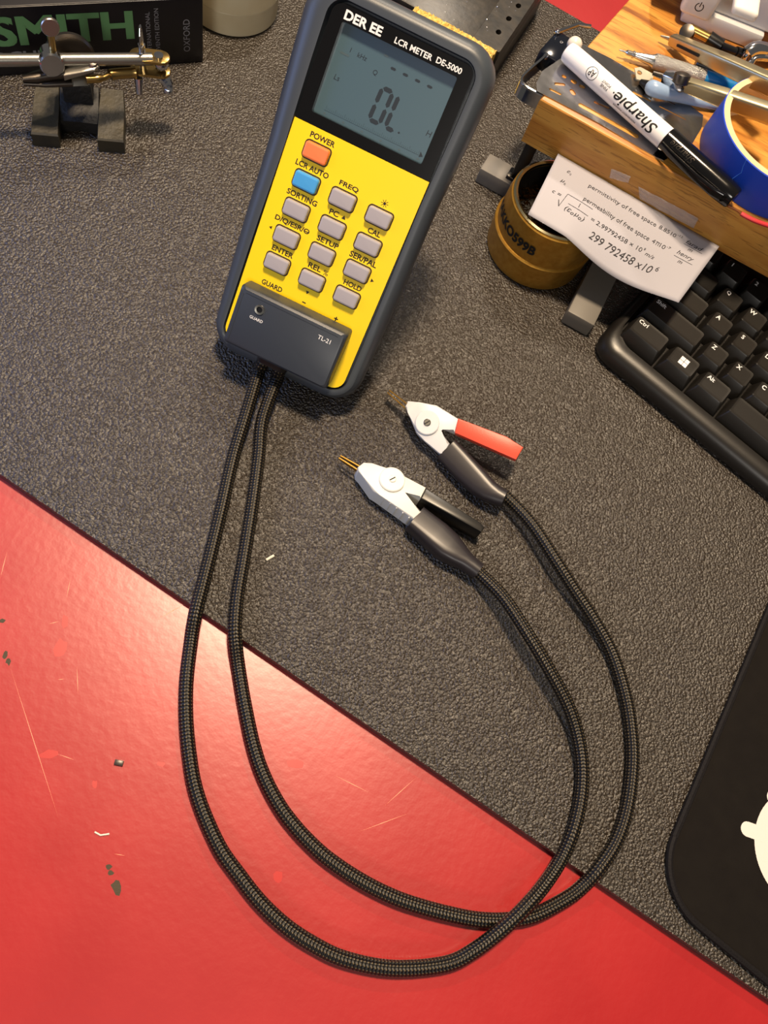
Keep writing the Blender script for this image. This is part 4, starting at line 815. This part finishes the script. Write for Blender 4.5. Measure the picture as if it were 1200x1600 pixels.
for ri, ks, x0 in rows:
    x = x0*U_
    for s_, wd in ks:
        xa, xb = kx0+x+0.55, kx0+x+wd*U_-0.55; ya, yb = ky0+ri*U_+0.55, ky0+ri*U_+U_-0.55; x += wd*U_
        def kq(gl, gr, gf, gb, z, r_=1.2): return [V((a_, b_, z)) for a_, b_ in rrect(xa+gl, ya+gf, xb-gr, yb-gb, r_, 3)]
        tz = 19.5+0.7*ri
        q = MB(); q.rings([kq(0, 0, 0, 0, 9.4), kq(0.3, 0.3, 0.3, 0.2, 11), kq(2.2, 2.2, 3.6, 1.2, tz-0.5, 1.6), kq(2.6, 2.6, 4.1, 1.5, tz, 1.8), kq(3.6, 3.6, 5.4, 2.6, tz-0.15, 1.8), kq(4.0, 4.0, 5.8, 3.0, tz-0.16, 1.8)])
        ko = obj('key', q, 'key', kb, False)
        if s_:
            q = MB()
            if s_ == '\u229e':
                cx, cy = (xa+xb)/2+0.2, (ya+yb)/2+1.2
                for i in (0, 1):
                    for j in (0, 1):
                        q.add([V((cx-2.9+3.05*i+a_, cy-2.9+3.05*j+b_, tz-0.02)) for a_, b_ in ((0, 0), (2.75, 0), (2.75, 2.75), (0, 2.75))], [(0, 1, 2, 3)])
            elif len(s_) == 1: txt(q, s_, None, 3.1, (xa+5.6, yb-4.6, tz+0.03), LX, LY, bold=0.02)
            else: txt(q, s_, None, 2.9, (xa+4.0, yb-4.4, tz+0.03), LX, LY, bold=0.015, anchor='l')
            for i, p in enumerate(q.v): q.v[i] = V((p.x, p.y, tz+0.05))
            obj('legend', q, 'legend', ko, False, recalc=False)

# ================================================================== mouse pad
ms_ = [at(1208, 930), at(1048, 1330), at(1204, 1532)]
la = (ms_[0]-at(1066, 1270)).normalized(); lb = (at(1200, 1531)-at(1100, 1450)).normalized()
p1, p2 = at(1066, 1270), at(1130, 1480)
# corner where the two edges meet
den = la.x*lb.y-la.y*lb.x; tt = ((p2.x-p1.x)*lb.y-(p2.y-p1.y)*lb.x)/den; cor = p1+la*tt
quadp = [cor, cor+lb*300, cor+lb*300+la*250, cor+la*250]
ol = fillet([(p.x, p.y) for p in quadp], [30, 30, 30, 30], 12)
pad = thing('mouse_pad', 'black cloth mouse pad with a stitched edge and white print, at the right', 'mouse pad', cor+lb*150+la*125)
q = MB(); q.prism([V((x, y, 2.6)) for x, y in ol], (0, 0, -2.5)); obj('pad_cloth', q, 'pad', pad)
q = MB(); loop = [V((x, y, 2.0)) for x, y in ol]; dense = []
for i in range(len(loop)):
    a_, b_ = loop[i], loop[(i+1) % len(loop)]; n_ = max(1, int((b_-a_).length/6)); dense += [a_.lerp(b_, k/n_) for k in range(n_)]
q.tube(dense+[dense[0]], 1.9, 8, cap=False); obj('stitched_edge', q, 'stitch', pad)
q = MB(); za = 2.66
cpts = [at(1191, 1296, za), at(1181.5, 1322.6, za), at(1183, 1346, za), at(1192, 1376, za), at(1200, 1395, za)]
c0 = at(1262, 1329, za); r0_ = sum((p-c0).length for p in cpts)/5
q.add([c0+V((math.cos(math.tau*k/64), math.sin(math.tau*k/64), 0))*r0_ for k in range(64)], [list(range(64))])
def stub(e_, rr_):
    dd = (c0-e_).normalized(); nn = V((-dd.y, dd.x, 0)); L_ = (c0-e_).length-r0_*0.8
    pts = [e_+dd*L_-nn*rr_, e_+dd*L_+nn*rr_]+[e_+(nn*math.cos(math.pi*k/10)-dd*math.sin(math.pi*k/10))*rr_ for k in range(11)]
    pts = [p+V((0, 0, 0.02)) for p in pts]; q.add(pts, [list(range(len(pts)))])
stub(at(1168, 1295.5, za), 3.7); stub(at(1209, 1246, za), 3.9); stub(at(1226, 1411, za), 3.7)
obj('white_print', q, 'padwhite', pad, recalc=False)

# ================================================================== small scraps
def scrap(name, pts, r_, mat, lab, z=0.0):
    q = MB(); q.tube([at(x, y, z+r_) for x, y in pts], r_, 8); tag(obj(name, q, mat), lab, 'scrap')
scrap('wire_offcut', [(416, 875), (428, 868)], 0.7, 'lint', 'tiny white wire offcut on the mat between the left cables and clips')
scrap('brass_sliver', [(148, 1300), (157, 1305), (171, 1303)], 0.4, 'lint', 'thin curved pale sliver lying on the red desk at the left', DZ)
q = MB(); p = at(186, 1192, DZ); q.box(p+V((-2, -1.2, 0)), p+V((2, 1.2, 1.3)), 0.2, xf=Matrix.Translation(p) @ Matrix.Rotation(0.3, 4, 'Z') @ Matrix.Translation(-p)); tag(obj('metal_fleck', q, 'fleck'), 'small dark metal fleck lying on the red desk left of the cable', 'scrap')
